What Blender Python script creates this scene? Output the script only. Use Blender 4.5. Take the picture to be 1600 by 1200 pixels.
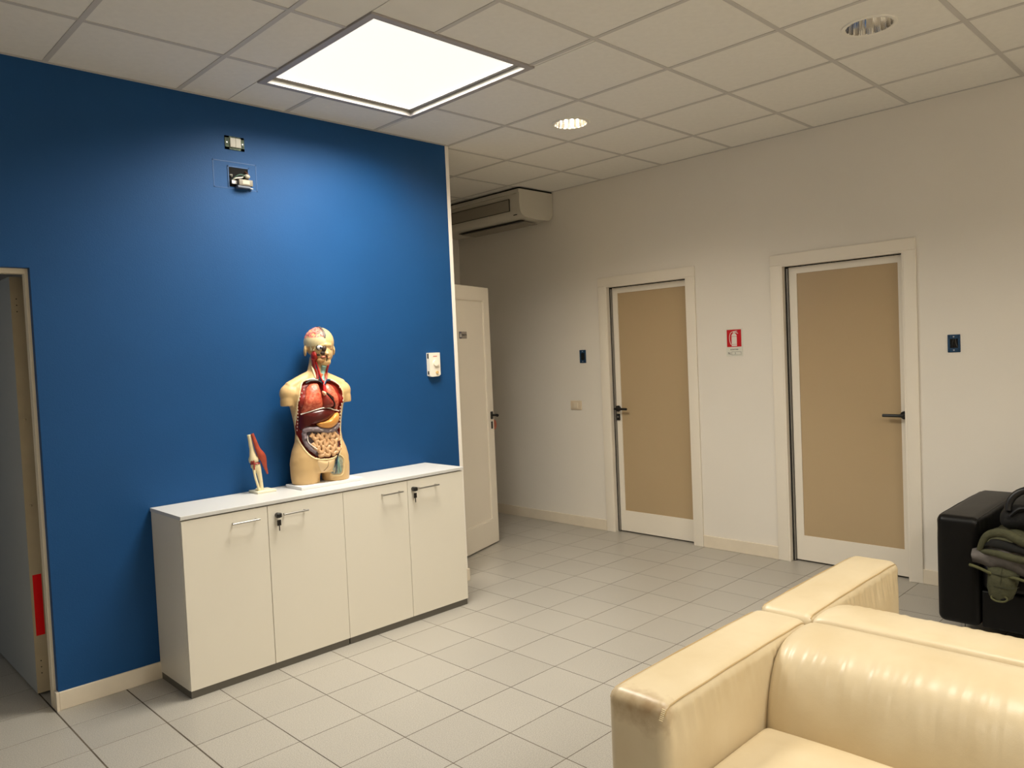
import bpy, bmesh, math, random
from mathutils import Vector, Matrix, noise
from mathutils.bvhtree import BVHTree
for o in list(bpy.data.objects): bpy.data.objects.remove(o)
S = bpy.context.scene
COL = S.collection
random.seed(7)
PI = math.pi

# ------------------------------------------------------------ camera
YAW, PITCH, ROLL = 0.77827, -0.03809, -0.04437
F_PX = 1194.46
fw = Vector((math.sin(YAW)*math.cos(PITCH), math.cos(YAW)*math.cos(PITCH), math.sin(PITCH)))
r0 = Vector((math.cos(YAW), -math.sin(YAW), 0)); u0 = r0.cross(fw)
cr = r0*math.cos(ROLL)+u0*math.sin(ROLL); cu = -r0*math.sin(ROLL)+u0*math.cos(ROLL)
CAM = Vector((-1.01743, -4.02523, 1.54577))
cam = bpy.data.objects.new('camera', bpy.data.cameras.new('camera'))
cam.data.sensor_width = 36; cam.data.lens = F_PX/1600*36; cam.data.clip_start = 0.05
m = Matrix.Identity(4)
for i in range(3):
    m[i][0] = cr[i]; m[i][1] = cu[i]; m[i][2] = -fw[i]; m[i][3] = CAM[i]
cam.matrix_world = m
COL.objects.link(cam); S.camera = cam

# ------------------------------------------------------------ world, exposure, lights
S.view_settings.view_transform = 'Standard'; S.view_settings.look = 'None'
S.view_settings.gamma = 1; S.view_settings.use_curve_mapping = False
S.view_settings.exposure = -0.48
w = bpy.data.worlds.new('world'); S.world = w; w.use_nodes = True
w.node_tree.nodes['Background'].inputs[0].default_value = (0.6, 0.7, 0.8, 1)
w.node_tree.nodes['Background'].inputs[1].default_value = 0.02
PANEL_W = 95.0           # watts of each luminous ceiling panel
PANEL_SPREAD = 151       # its prismatic sheet throws the light mostly downwards
PANEL_C = (1.0, 0.94, 0.82)
SPOT_W = 20.0            # lit downlights
SPOT_C = (1.0, 0.84, 0.62)

def lamp(name, kind, loc, watt, color, size=.1, target=None, size_y=None, parent=None):
    l = bpy.data.lights.new(name, kind); l.energy = watt; l.color = color
    if kind == 'AREA':
        l.size = size
        if size_y: l.shape = 'RECTANGLE'; l.size_y = size_y
    elif kind in ('POINT', 'SPOT'): l.shadow_soft_size = size
    o = bpy.data.objects.new(name, l); o.location = loc
    if target: o.rotation_euler = (Vector(target)-Vector(loc)).to_track_quat('-Z', 'Y').to_euler()
    COL.objects.link(o)
    return o
# cool light of the room behind the left doorway (weak daylight-coloured area lamp added far to the left)
lamp('side_room_lamp', 'AREA', (-2.6, 1.6, 1.7), 5, (0.75, 0.88, 1.0), 1.0, (-0.2, 0.6, 1.0))

# ------------------------------------------------------------ helpers: materials
MATS = {}
def srgb(r, g, b):
    f = lambda c: (c/255/12.92) if c/255 <= .04045 else ((c/255+.055)/1.055)**2.4
    return (f(r), f(g), f(b), 1)
def mat(name, col, rough=.5, var=0.0, vscale=8, bump=0.0, bscale=60, metal=0, spec=.5, emit=0, col2=None, coat=0, stretch=None):
    """plain procedural material: colour with a soft noise variation and a fine bump"""
    if name in MATS: return MATS[name]
    m = bpy.data.materials.new(name); m.use_nodes = True; MATS[name] = m
    n = m.node_tree.nodes; L = m.node_tree.links; b = n['Principled BSDF']
    if len(col) == 3: col = srgb(*col)
    b.inputs['Base Color'].default_value = col
    b.inputs['Roughness'].default_value = rough; b.inputs['Metallic'].default_value = metal
    b.inputs['Specular IOR Level'].default_value = spec; b.inputs['Coat Weight'].default_value = coat
    tc = n.new('ShaderNodeTexCoord'); mp = n.new('ShaderNodeMapping'); L.new(tc.outputs['Object'], mp.inputs[0])
    if stretch: mp.inputs['Scale'].default_value = stretch
    nz = n.new('ShaderNodeTexNoise'); nz.inputs['Scale'].default_value = vscale; nz.inputs['Detail'].default_value = 5
    L.new(mp.outputs[0], nz.inputs['Vector'])
    cr_ = n.new('ShaderNodeValToRGB'); c2 = srgb(*col2) if col2 else [c*(1-var) for c in col[:3]]+[1]
    cr_.color_ramp.elements[0].position = .35; cr_.color_ramp.elements[1].position = .65
    cr_.color_ramp.elements[0].color = c2; cr_.color_ramp.elements[1].color = col
    L.new(nz.outputs['Fac'], cr_.inputs[0]); L.new(cr_.outputs[0], b.inputs['Base Color'])
    if bump:
        n2 = n.new('ShaderNodeTexNoise'); n2.inputs['Scale'].default_value = bscale; n2.inputs['Detail'].default_value = 3
        L.new(mp.outputs[0], n2.inputs['Vector'])
        bp = n.new('ShaderNodeBump'); bp.inputs['Strength'].default_value = bump; bp.inputs['Distance'].default_value = .004
        L.new(n2.outputs['Fac'], bp.inputs['Height']); L.new(bp.outputs[0], b.inputs['Normal'])
    if emit:
        L.new(cr_.outputs[0], b.inputs['Emission Color']); b.inputs['Emission Strength'].default_value = emit
    return m

# ------------------------------------------------------------ helpers: geometry
class G:
    """a bag of vertices and faces"""
    def __init__(s): s.v = []; s.f = []; s.mi = []; s.m = 0
    def add(s, vs, fs):
        k = len(s.v); s.v += [Vector(v) for v in vs]
        for f in fs: s.f.append([i+k for i in f]); s.mi.append(s.m)
        return s
    def box(s, a, b):
        x0, x1 = sorted((a[0], b[0])); y0, y1 = sorted((a[1], b[1])); z0, z1 = sorted((a[2], b[2]))
        return s.add([(x0,y0,z0),(x1,y0,z0),(x1,y1,z0),(x0,y1,z0),(x0,y0,z1),(x1,y0,z1),(x1,y1,z1),(x0,y1,z1)],
                     [(0,3,2,1),(4,5,6,7),(0,1,5,4),(1,2,6,5),(2,3,7,6),(3,0,4,7)])
    def prism(s, poly, fn, t0, t1):
        """extrude a 2D polygon: fn(a, b, t) -> 3D"""
        n = len(poly)
        vs = [fn(a, b, t0) for a, b in poly]+[fn(a, b, t1) for a, b in poly]
        return s.add(vs, [tuple(range(n))[::-1], tuple(range(n, 2*n))]+[(i, (i+1) % n, n+(i+1) % n, n+i) for i in range(n)])
    def tube(s, pts, rad, n=10, caps=True, flat=1.0, closed=False):
        pts = [Vector(p) for p in pts]; N = len(pts)
        if not hasattr(rad, '__len__'): rad = [rad]*N
        vs = []; up = None
        for i, p in enumerate(pts):
            if closed: t = (pts[(i+1) % N]-pts[i-1])
            else: t = (pts[min(i+1, N-1)]-pts[max(i-1, 0)])
            t.normalize()
            if up is None: up = Vector((0, 0, 1)) if abs(t.z) < .9 else Vector((0, 1, 0))
            a = t.cross(up)
            if a.length < 1e-4: a = t.cross(Vector((1, 0, 0)))
            a.normalize(); b = a.cross(t); up = b
            for k in range(n):
                q = 2*PI*k/n
                vs.append(p+a*math.cos(q)*rad[i]+b*math.sin(q)*rad[i]*flat)
        fs = [(i*n+k, i*n+(k+1) % n, (i+1)*n+(k+1) % n, (i+1)*n+k) for i in range(N-1) for k in range(n)]
        if closed: fs += [((N-1)*n+k, (N-1)*n+(k+1) % n, (k+1) % n, k) for k in range(n)]
        elif caps: fs += [tuple(range(n))[::-1], tuple((N-1)*n+k for k in range(n))]
        return s.add(vs, fs)
    def loft(s, rings, caps=True):
        n = len(rings[0]); vs = [v for r in rings for v in r]
        fs = [(i*n+k, i*n+(k+1) % n, (i+1)*n+(k+1) % n, (i+1)*n+k) for i in range(len(rings)-1) for k in range(n)]
        if caps: fs += [tuple(range(n))[::-1], tuple((len(rings)-1)*n+k for k in range(n))]
        return s.add(vs, fs)
    def ell(s, c, r, n=16, m_=10):
        c = Vector(c); vs = [c+Vector((0, 0, -r[2]))]
        for j in range(1, m_):
            f = -PI/2+PI*j/m_
            for k in range(n):
                q = 2*PI*k/n
                vs.append(c+Vector((r[0]*math.cos(f)*math.cos(q), r[1]*math.cos(f)*math.sin(q), r[2]*math.sin(f))))
        vs.append(c+Vector((0, 0, r[2])))
        fs = [(0, 1+(k+1) % n, 1+k) for k in range(n)]
        for j in range(m_-2):
            fs += [(1+j*n+k, 1+j*n+(k+1) % n, 1+(j+1)*n+(k+1) % n, 1+(j+1)*n+k) for k in range(n)]
        e = 1+(m_-1)*n
        fs += [(e, e-n+k, e-n+(k+1) % n) for k in range(n)]
        return s.add(vs, fs)
    def rbox(s, a, b, r, m_=(6, 6, 6), k=4, fn=None):
        """box with rounded edges, m_ inner divisions per axis; fn(p, q) moves each vertex afterwards (q = -1..1 coordinates)"""
        a = Vector(a); b = Vector(b); c = (a+b)/2; h = (b-a)/2
        r = min(r, h.x*.98, h.y*.98, h.z*.98)
        def samp(hh, m2):
            e = hh-r
            lo = [-hh+r*(1-math.cos(PI/2*i/k))if 0 else -hh+r*i/k for i in range(k)]
            mid = [-e+2*e*i/m2 for i in range(m2+1)]
            return lo+mid+[-x for x in lo[::-1]]
        ax = [samp(h[i], m_[i]) for i in range(3)]
        idx = {}; vs = []
        def vert(p):
            key = (round(p[0], 6), round(p[1], 6), round(p[2], 6))
            if key in idx: return idx[key]
            q = Vector([max(-(h[i]-r), min(h[i]-r, p[i])) for i in range(3)])
            # spread corner samples evenly by angle
            d = Vector([math.tan(PI/4*max(-1, min(1, (p[i]-q[i])/r))) for i in range(3)])
            if d.length < 1e-9: o = Vector(p)
            else: o = q+d.normalized()*r
            nn = Vector((o.x/h.x, o.y/h.y, o.z/h.z))
            w_ = c+o
            if fn: w_ = fn(w_, nn)
            vs.append(w_); idx[key] = len(vs)-1
            return idx[key]
        fs = []
        for axis in range(3):
            u_, v_ = [(1, 2), (2, 0), (0, 1)][axis]
            for sgn in (-1, 1):
                for i in range(len(ax[u_])-1):
                    for j in range(len(ax[v_])-1):
                        quad = []
                        for (ii, jj) in ((i, j), (i+1, j), (i+1, j+1), (i, j+1)):
                            p = [0, 0, 0]; p[axis] = sgn*h[axis]; p[u_] = ax[u_][ii]; p[v_] = ax[v_][jj]
                            quad.append(vert(p))
                        if sgn < 0: quad = quad[::-1]
                        fs.append(tuple(quad))
        return s.add(vs, fs)
    def mesh(s, name, mats, smooth=False, angle=40):
        me = bpy.data.meshes.new(name)
        me.from_pydata([tuple(v) for v in s.v], [], s.f)
        for x in (mats if isinstance(mats, (list, tuple)) else [mats]): me.materials.append(x)
        for p, i in zip(me.polygons, s.mi): p.material_index = i
        bm = bmesh.new(); bm.from_mesh(me); bmesh.ops.recalc_face_normals(bm, faces=bm.faces); bm.to_mesh(me); bm.free()
        if smooth:
            me.shade_smooth()
            if angle: me.set_sharp_from_angle(angle=math.radians(angle))
        me.update()
        return me

ORG = {}      # origin of every object in its author frame
def link(name, me, parent=None, origin=None):
    """link a mesh authored in room coordinates (or in the local frame of a turned root); its origin moves to its base centre"""
    vs = me.vertices
    if origin is None:
        xs = [v.co.x for v in vs]; ys = [v.co.y for v in vs]; zs = [v.co.z for v in vs]
        origin = Vector(((min(xs)+max(xs))/2, (min(ys)+max(ys))/2, min(zs)))
    me.transform(Matrix.Translation(-origin))
    o = bpy.data.objects.new(name, me); COL.objects.link(o)
    ORG[o.name] = origin.copy()
    if parent: o.parent = parent; o.location = origin-ORG[parent.name]
    else: o.location = origin
    return o
def obj(name, g, mats, parent=None, smooth=False, angle=40, label=None):
    o = link(name, g.mesh(name, mats, smooth, angle), parent)
    if label: o['label'] = label
    return o
def root(name, loc, rz=0, label=None, cat=None, group=None, kind=None, local=False):
    o = bpy.data.objects.new(name, None); COL.objects.link(o); o.empty_display_size = .1
    o.location = loc; o.rotation_euler = (0, 0, rz)
    ORG[o.name] = Vector((0, 0, 0)) if local else Vector(loc)
    return tag(o, label, cat, group, kind)
def tag(o, label=None, cat=None, group=None, kind=None):
    if label: o['label'] = label
    if cat: o['category'] = cat
    if group: o['group'] = group
    if kind: o['kind'] = kind
    return o
def B(a, b): return G().box(a, b)
def struct(name, g, mats, smooth=False):
    return tag(obj(name, g, mats, None, smooth), kind='structure')
def text(name, body, size, mtx, m_, parent, ext=.0006):
    """lettering as a real thin mesh: mtx places the text plane"""
    c = bpy.data.curves.new(name, 'FONT'); c.body = body; c.size = size; c.extrude = ext
    c.align_x = 'CENTER'; c.align_y = 'CENTER'; c.resolution_u = 2
    t = bpy.data.objects.new('tmp_text', c); COL.objects.link(t)
    me = bpy.data.meshes.new_from_object(t.evaluated_get(bpy.context.evaluated_depsgraph_get()))
    bpy.data.objects.remove(t); me.transform(mtx)
    me.materials.clear(); me.materials.append(m_); me.name = name
    return link(name, me, parent)
def spline(pts, n=6, closed=False):
    P = [Vector(p) for p in pts]; N = len(P); out = []
    for i in range(N if closed else N-1):
        if closed: a, b, c, d = P[i-1], P[i], P[(i+1) % N], P[(i+2) % N]
        else: a, b, c, d = P[max(i-1, 0)], P[i], P[i+1], P[min(i+2, N-1)]
        for k in range(n):
            t = k/n
            out.append(.5*((2*b)+(c-a)*t+(2*a-5*b+4*c-d)*t*t+(3*b-a-3*c+d)*t**3))
    if not closed: out.append(P[-1])
    return out

# ------------------------------------------------------------ dimensions
YB = -0.038      # face of the blue wall
XW = 4.111       # face of the wall with the two doors
H = 2.975        # ceiling
XL, YF = -3.2, -6.2

# ------------------------------------------------------------ materials of the room
M_blue = mat('blue_paint', (19, 73, 126), .55, .06, 3, .12, 180, spec=.25)
M_blue2 = mat('blue_paint_patch', (22, 77, 130), .45, .05, 20, .25, 60, spec=.4)
M_white = mat('white_paint', (232, 226, 216), .6, .02, 2, .12, 160, spec=.3)
M_tile = mat('ceiling_tile_board', (240, 237, 230), .9, .03, 30, .3, 400, spec=.1)
M_tilestain = mat('ceiling_tile_board_marked', (238, 235, 227), .9, .04, 6, .3, 400, spec=.1)
M_grid = mat('ceiling_grid_steel', (204, 200, 195), .5, .03, 5, spec=.4)
M_plenum = mat('plenum', (90, 88, 84), .9)
M_base = mat('baseboard_laminate', (228, 216, 196), .45, .05, 10, spec=.4)
M_doorw = mat('door_white_lacquer', (236, 228, 214), .4, .02, 3, spec=.4)
M_doorc = mat('door_cream_edge', (204, 188, 156), .5, .1, 7, spec=.4)
M_glass = mat('beige_back_painted_glass', (184, 161, 126), .22, .03, 1.5, spec=.5)
M_black = mat('black_plastic', (14, 14, 14), .35)
M_dark = mat('dark_seal', (18, 17, 16), .8)
M_alu = mat('grey_aluminium', (150, 148, 145), .35, metal=.8)
M_chrome = mat('chrome', (215, 215, 215), .08, metal=1)
M_steel = mat('satin_steel', (175, 173, 170), .28, metal=1)

def tile_material():
    m = bpy.data.materials.new('floor_tile_ceramic'); m.use_nodes = True
    n = m.node_tree.nodes; L = m.node_tree.links; b = n['Principled BSDF']
    tc = n.new('ShaderNodeTexCoord'); oi = n.new('ShaderNodeObjectInfo')
    va = n.new('ShaderNodeVectorMath'); va.operation = 'MULTIPLY_ADD'
    va.inputs[1].default_value = (1, 1, 1); L.new(tc.outputs['Object'], va.inputs[0])
    L.new(oi.outputs['Location'], va.inputs[2])
    n1 = n.new('ShaderNodeTexNoise'); n1.inputs['Scale'].default_value = 260; n1.inputs['Detail'].default_value = 2; L.new(va.outputs[0], n1.inputs[0])
    c1 = n.new('ShaderNodeValToRGB'); c1.color_ramp.elements[0].position = .38; c1.color_ramp.elements[1].position = .62
    c1.color_ramp.elements[0].color = srgb(156, 151, 143); c1.color_ramp.elements[1].color = srgb(186, 181, 171)
    L.new(n1.outputs['Fac'], c1.inputs[0])
    n2 = n.new('ShaderNodeTexNoise'); n2.inputs['Scale'].default_value = 2.2; n2.inputs['Detail'].default_value = 4; L.new(va.outputs[0], n2.inputs[0])
    mr = n.new('ShaderNodeMapRange'); mr.inputs[3].default_value = .93; mr.inputs[4].default_value = 1.04; L.new(n2.outputs['Fac'], mr.inputs[0])
    mr2 = n.new('ShaderNodeMapRange'); mr2.inputs[3].default_value = .96; mr2.inputs[4].default_value = 1.03; L.new(oi.outputs['Random'], mr2.inputs[0])
    mu = n.new('ShaderNodeMath'); mu.operation = 'MULTIPLY'; L.new(mr.outputs[0], mu.inputs[0]); L.new(mr2.outputs[0], mu.inputs[1])
    mx = n.new('ShaderNodeVectorMath'); mx.operation = 'SCALE'; L.new(c1.outputs[0], mx.inputs[0]); L.new(mu.outputs[0], mx.inputs['Scale'])
    L.new(mx.outputs[0], b.inputs['Base Color'])
    mr3 = n.new('ShaderNodeMapRange'); mr3.inputs[3].default_value = .27; mr3.inputs[4].default_value = .4; L.new(n2.outputs['Fac'], mr3.inputs[0])
    L.new(mr3.outputs[0], b.inputs['Roughness'])
    bp = n.new('ShaderNodeBump'); bp.inputs['Strength'].default_value = .10; bp.inputs['Distance'].default_value = .001
    L.new(n1.outputs['Fac'], bp.inputs['Height']); L.new(bp.outputs[0], b.inputs['Normal'])
    return m
M_floor = tile_material()
M_grout = mat('grout', (104, 94, 80), .9, 0, 5, .3, 300, col2=(58, 50, 42))

# ------------------------------------------------------------ floor: grout bed with tiles laid on it
FT = 0.30508; FX, FY = -0.12904, 0.04524
floor = struct('floor', B((XL-.1, YF-.1, -.06), (XW+.25, 2.7, -.0007)), M_grout)
def to_px(p):
    d = Vector(p)-CAM; z = d.dot(fw)
    if z < .05: return None
    return (800+F_PX*d.dot(cr)/z, 600-F_PX*d.dot(cu)/z, z)
cells = []
for i in range(-11, 15):
    for j in range(-9, 21):
        x0 = FX+FT*i; y0 = FY-FT*(j+1)
        if x0 < XL or x0+FT > XW+.15 or y0 < YF or y0+FT > 2.65: 
            if x0 > XW+.1 or x0+FT < XL or y0+FT < YF or y0 > 2.65: continue
        c = to_px((x0+FT/2, y0+FT/2, 0)); size = 0
        if c and -80 < c[0] < 1680 and -60 < c[1] < 1320: size = 1/c[2]**2
        cells.append((size, i, j, x0, y0))
cells.sort(reverse=True)
def tile_g(w_, d_):
    b = .0005; g = G()
    lo = [(0, 0), (w_, 0), (w_, d_), (0, d_)]
    hi = [(b, b), (w_-b, b), (w_-b, d_-b), (b, d_-b)]
    g.add([(x, y, -.006) for x, y in lo]+[(x, y, -b) for x, y in lo]+[(x, y, 0) for x, y in hi],
          [(0, 1, 5, 4), (1, 2, 6, 5), (2, 3, 7, 6), (3, 0, 4, 7), (4, 5, 9, 8), (5, 6, 10, 9), (6, 7, 11, 10), (7, 4, 8, 11), (8, 9, 10, 11)])
    return g
tile_meshes = {}
rest = G()
GY = .0036
for k, (size, i, j, x0, y0) in enumerate(cells):
    gl = .0065 if i in (0, 1) else .0036      # joint on the left of this column, wider at the old movement joints
    gr = .0065 if i+1 in (0, 1) else (.0036)
    gl2 = .006 if i == 12 else gl
    key = (round(gl2+gr, 4), 1)
    w_ = FT-gl2/2-gr/2; d_ = FT-GY
    if size > 0 and k < 290:
        if (gl2, gr) not in tile_meshes:
            tile_meshes[(gl2, gr)] = tile_g(w_, d_).mesh('floor_tile', M_floor)
        o = bpy.data.objects.new('floor_tile', tile_meshes[(gl2, gr)]); COL.objects.link(o)
        o.parent = floor; o.location = Vector((x0+gl2/2, y0+GY/2, random.uniform(-.0002, .0002)))-ORG['floor']
    else:
        g = tile_g(w_, d_)
        rest.add([v+Vector((x0+gl2/2, y0+GY/2, 0)) for v in g.v], g.f)
o = obj('floor_tiles', rest, M_floor, floor); o['kind'] = 'stuff'

# ------------------------------------------------------------ walls
DX = -0.112     # right reveal of the left doorway
g = B((XL, YB, 0), (-1.0, .10, H+.1)); g.box((-1.0, YB, 2.035), (DX, .10, H+.1)); g.box((DX, YB, 0), (2.374, .10, H+.1))
wall_back = struct('wall_back', g, M_blue)
# white edge profile on the free end of the blue wall
tag(obj('trim_1', G().box((2.374, YB-.003, 0), (2.402, .103, H)), mat('white_corner_profile', (246, 240, 230), .35)), kind='structure')
D1 = (-0.787, 0.0); D2 = (-2.35, -1.55); DH = 2.085; WT = .15
g = G()
for a, b in ((YF-.1, D2[0]), (D2[1], D1[0]), (D1[1], 2.01)): g.box((XW, a, 0), (XW+WT, b, H+.1))
for a, b in (D2, D1): g.box((XW, a, DH), (XW+WT, b, H+.1))
struct('wall_right', g, M_white)
g = B((2.402, 0.103, 0), (2.50, .27, H+.1)); g.box((2.402, .27, 2.13), (2.50, 1.14, H+.1)); g.box((2.402, 1.14, 0), (2.50, 1.86, H+.1))
struct('wall_inner', g, M_white)
struct('wall_end', B((2.402, 1.86, 0), (XW, 2.01, H+.1)), M_white)
struct('wall_left', B((XL-.15, YF-.1, 0), (XL, 2.7, H+.1)), M_white)
struct('wall_front', B((XL, YF-.15, 0), (XW, YF, H+.1)), M_white)
struct('wall_rear', B((XL, 2.6, 0), (2.402, 2.7, H+.1)), M_white)
# cupboard-like backing behind the two doors keeps their far rooms dark
struct('wall_outer', B((XW+1.2, YF-.1, 0), (XW+1.3, 2.01, H+.1)), M_white)
# baseboards
BH, BT = .092, .012
def base(name, a, b):
    g = G().rbox(a, b, .003, (1, 1, 1), 2)
    return struct(name, g, M_base)
base('baseboard_blue_wall', (DX, YB-BT, 0), (2.414, YB, .085))
g = G().box((DX-.012, YB-BT, 0), (DX-.0002, YB+.030, .085))
struct('baseboard_doorway_return', g, M_base)
g = G().box((2.402, YB, 0), (2.414, .10, .085)); struct('baseboard_wall_return', g, M_base)
for nm, a, b in (('baseboard_far', D1[1]+.083, 1.848), ('baseboard_between_doors', D2[1]+.08, D1[0]-.075), ('baseboard_near', YF, D2[0]-.07)):
    base(nm, (XW-BT, a, 0), (XW, b, BH))
base('baseboard_end', (2.402, 1.848, 0), (XW, 1.86, BH))
base('baseboard_left', (XL, YF, 0), (XL+BT, 2.6, BH))
base('baseboard_front', (XL, YF, 0), (XW, YF+BT, BH))

# ------------------------------------------------------------ ceiling: slab, steel grid and lay-in tiles
ceiling = struct('ceiling', B((XL, YF, H+.28), (XW+.1, 2.6, H+.34)), M_plenum)
PX0, PX1, PY0, PY1 = .862, 1.832, -1.395, -.389       # luminous panel in the ceiling
PANELS = [(PX0, PX1, PY0, PY1), (PX0, PX1, -3.795, -2.79), (PX0, PX1, -6.19, -5.19), (-2.14, -1.17, -3.795, -2.79)]
DL = [(2.70, -.88), (2.695, -2.69), (2.70, -4.50)]
TG = .003      # tiles sit just above the grid flange
def cut(rect, hole):
    x0, x1, y0, y1 = rect; a0, a1, b0, b1 = hole
    if a1 <= x0 or a0 >= x1 or b1 <= y0 or b0 >= y1: return [rect]
    out = []
    if a0 > x0: out.append((x0, a0, y0, y1))
    if a1 < x1: out.append((a1, x1, y0, y1))
    xa, xb = max(a0, x0), min(a1, x1)
    if b0 > y0: out.append((xa, xb, y0, b0))
    if b1 < y1: out.append((xa, xb, b1, y1))
    return out
def ceiling_areas():
    """(x0,x1,y0,y1) areas that have this ceiling: main room, corridor, side room"""
    return [(XL, XW, YF, YB), (2.402, XW, YB, 1.86)]
tg_full = None
for i in range(-6, 7):
    for j in range(-4, 11):
        x0, x1 = .6*i, .6*i+.6; y1 = -.6*j; y0 = y1-.6
        if x0 >= XW: continue
        pieces = []
        for (ax0, ax1, ay0, ay1) in ceiling_areas():
            r = (max(x0, ax0), min(x1, ax1), max(y0, ay0), min(y1, ay1))
            if r[1]-r[0] > .03 and r[3]-r[2] > .03: pieces.append(r)
        if not pieces: continue
        if len(pieces) == 2 and abs(pieces[0][0]-pieces[1][0]) < .001: pieces = [(pieces[0][0], pieces[0][1], min(p[2] for p in pieces), max(p[3] for p in pieces))]
        for P in PANELS: pieces = [q for p in pieces for q in cut(p, P)]
        holes = [d for d in DL if x0 < d[0] < x1 and y0 < d[1] < y1]
        g = G()
        whole = len(pieces) == 1 and abs(pieces[0][1]-pieces[0][0]-.6) < .001 and abs(pieces[0][3]-pieces[0][2]-.6) < .001
        if holes and whole:
            cx, cy = holes[0]; R = .104; n = 48; e = .003
            ring = []; sq = []
            for k in range(n):
                a = 2*PI*k/n; dx, dy = math.cos(a), math.sin(a)
                ring.append((cx+R*dx, cy+R*dy))
                t = min(((x1-e-cx)/dx if dx > 1e-9 else 9), ((x0+e-cx)/dx if dx < -1e-9 else 9), ((y1-e-cy)/dy if dy > 1e-9 else 9), ((y0+e-cy)/dy if dy < -1e-9 else 9))
                sq.append((cx+t*dx, cy+t*dy))
            for cxn, cyn in ((x1-e, y1-e), (x0+e, y1-e), (x0+e, y0+e), (x1-e, y0+e)):
                kb = min(range(n), key=lambda q: (sq[q][0]-cxn)**2+(sq[q][1]-cyn)**2); sq[kb] = (cxn, cyn)
            vs = [(x, y, H+TG) for x, y in ring]+[(x, y, H+TG) for x, y in sq]+[(x, y, H+TG+.014) for x, y in ring]+[(x, y, H+TG+.014) for x, y in sq]
            fs = []
            for k in range(n):
                k2 = (k+1) % n
                fs += [(k, k2, n+k2, n+k), (2*n+k, 3*n+k, 3*n+k2, 2*n+k2), (k, 2*n+k, 2*n+k2, k2), (n+k, n+k2, 3*n+k2, 3*n+k)]
            g.add(vs, fs)
        else:
            for (a0, a1, b0, b1) in pieces:
                if a1-a0 < .012 or b1-b0 < .012: continue
                g.box((a0+.002, b0+.002, H+TG), (a1-.002, b1-.002, H+TG+.014))
        if g.v: obj('ceiling_tile', g, M_tilestain if (i, j) == (1, 2) else M_tile, ceiling)
# grid bars (flanges 24 mm), cut where the panels interrupt them
def bar_pieces(r):
    ps = [r]
    for P in PANELS: ps = [q for p in ps for q in cut(p, P)]
    return [p for p in ps if (p[1]-p[0]) > .004 and (p[3]-p[2]) > .004]
bw = .0115
for i in range(-5, 7):
    x = .6*i
    for (a0, a1, b0, b1) in [(x-bw, x+bw, YF, YB if x < 2.39 else 1.86)]:
        g = G()
        for p in bar_pieces((a0, a1, b0, b1)): g.box((p[0], p[2], H), (p[1], p[3], H+TG-.0004))
        obj('grid_bar', g, M_grid, ceiling)
for j in range(-3, 11):
    y = -.6*j
    a0 = XL if y < YB-.001 else 2.402
    if abs(y) < .001: a0 = 2.402
    g = G()
    for p in bar_pieces((a0, XW, y-bw, y+bw)): g.box((p[0], p[2], H+.0003), (p[1], p[3], H+TG-.0006))
    obj('grid_bar', g, M_grid, ceiling)
# wall angles
for a, b in (((XL, YB-.018, H-.001), (2.374, YB, H+.002)), ((XW-.014, YF, H-.001), (XW, 1.86, H+.002)), ((2.402, YB, H-.001), (2.416, 1.86, H+.002)), ((2.416, 1.846, H-.001), (XW-.014, 1.86, H+.002))):
    obj('wall_angle', B(a, b), M_grid, ceiling)
# plain ceiling of the room behind the left doorway
struct('ceiling_side_room', B((XL, .10, H), (2.402, 2.6, H+.02)), M_white)

# ------------------------------------------------------------ luminous panels
def glow():
    m = bpy.data.materials.new('lit_diffuser'); m.use_nodes = True
    n = m.node_tree.nodes; L = m.node_tree.links; b = n['Principled BSDF']
    b.inputs['Base Color'].default_value = (.5, .49, .45, 1); b.inputs['Roughness'].default_value = .5
    b.inputs['Emission Color'].default_value = (1, .975, .86, 1); b.inputs['Emission Strength'].default_value = 1.3
    return m
M_glow = glow()
AREAS = []
M_frame = mat('panel_frame_grey', (170, 165, 165), .45, spec=.4)
M_framew = mat('panel_inner_lip', (150, 147, 138), .5)
def panel(P, label, share=1.0, group=None):
    x0, x1, y0, y1 = P; t = root('ceiling_light_panel', ((x0+x1)/2, (y0+y1)/2, H), 0, label, 'ceiling light', group)
    fr = G(); z0 = H-.006; z1 = H+.006; f = .034
    for a in ((x0, y0, x1, y0+f), (x0, y1-f, x1, y1), (x0, y0+f, x0+f, y1-f), (x1-f, y0+f, x1, y1-f)): fr.box((a[0], a[1], z0), (a[2], a[3], z1))
    obj('outer_frame', fr, M_frame, t)
    g = G(); d = .030; e = .003
    xi0, xi1, yi0, yi1 = x0+f, x1-f, y0+f, y1-f
    for a in ((xi0-e, yi0-e, xi1+e, yi0), (xi0-e, yi1, xi1+e, yi1+e), (xi0-e, yi0, xi0, yi1), (xi1, yi0, xi1+e, yi1)): g.box((a[0], a[1], z1), (a[2], a[3], z1+d))
    obj('inner_lip', g, M_framew, t)
    g = G(); q = .024; zz = z1+.018
    for a in ((xi0, yi0, xi1, yi0+q), (xi0, yi1-q, xi1, yi1), (xi0, yi0+q, xi0+q, yi1-q), (xi1-q, yi0+q, xi1, yi1-q)): g.box((a[0], a[1], zz), (a[2], a[3], zz+.004))
    obj('retaining_bead', g, M_frame, t)
    obj('diffuser', B((xi0+.001, yi0+.001, zz+.005), (xi1-.001, yi1-.001, zz+.010)), M_glow, t)
    l = lamp('panel_lamp', 'AREA', (0, 0, 0), PANEL_W*share, PANEL_C, xi1-xi0-.002, None, yi1-yi0-.002)
    l.data.spread = math.radians(PANEL_SPREAD); l.parent = t; l.location = Vector((0, 0, zz+.0045-H))
    obj('housing', B((xi0, yi0, zz+.011), (xi1, yi1, zz+.06)), M_frame, t)
    return t
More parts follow.
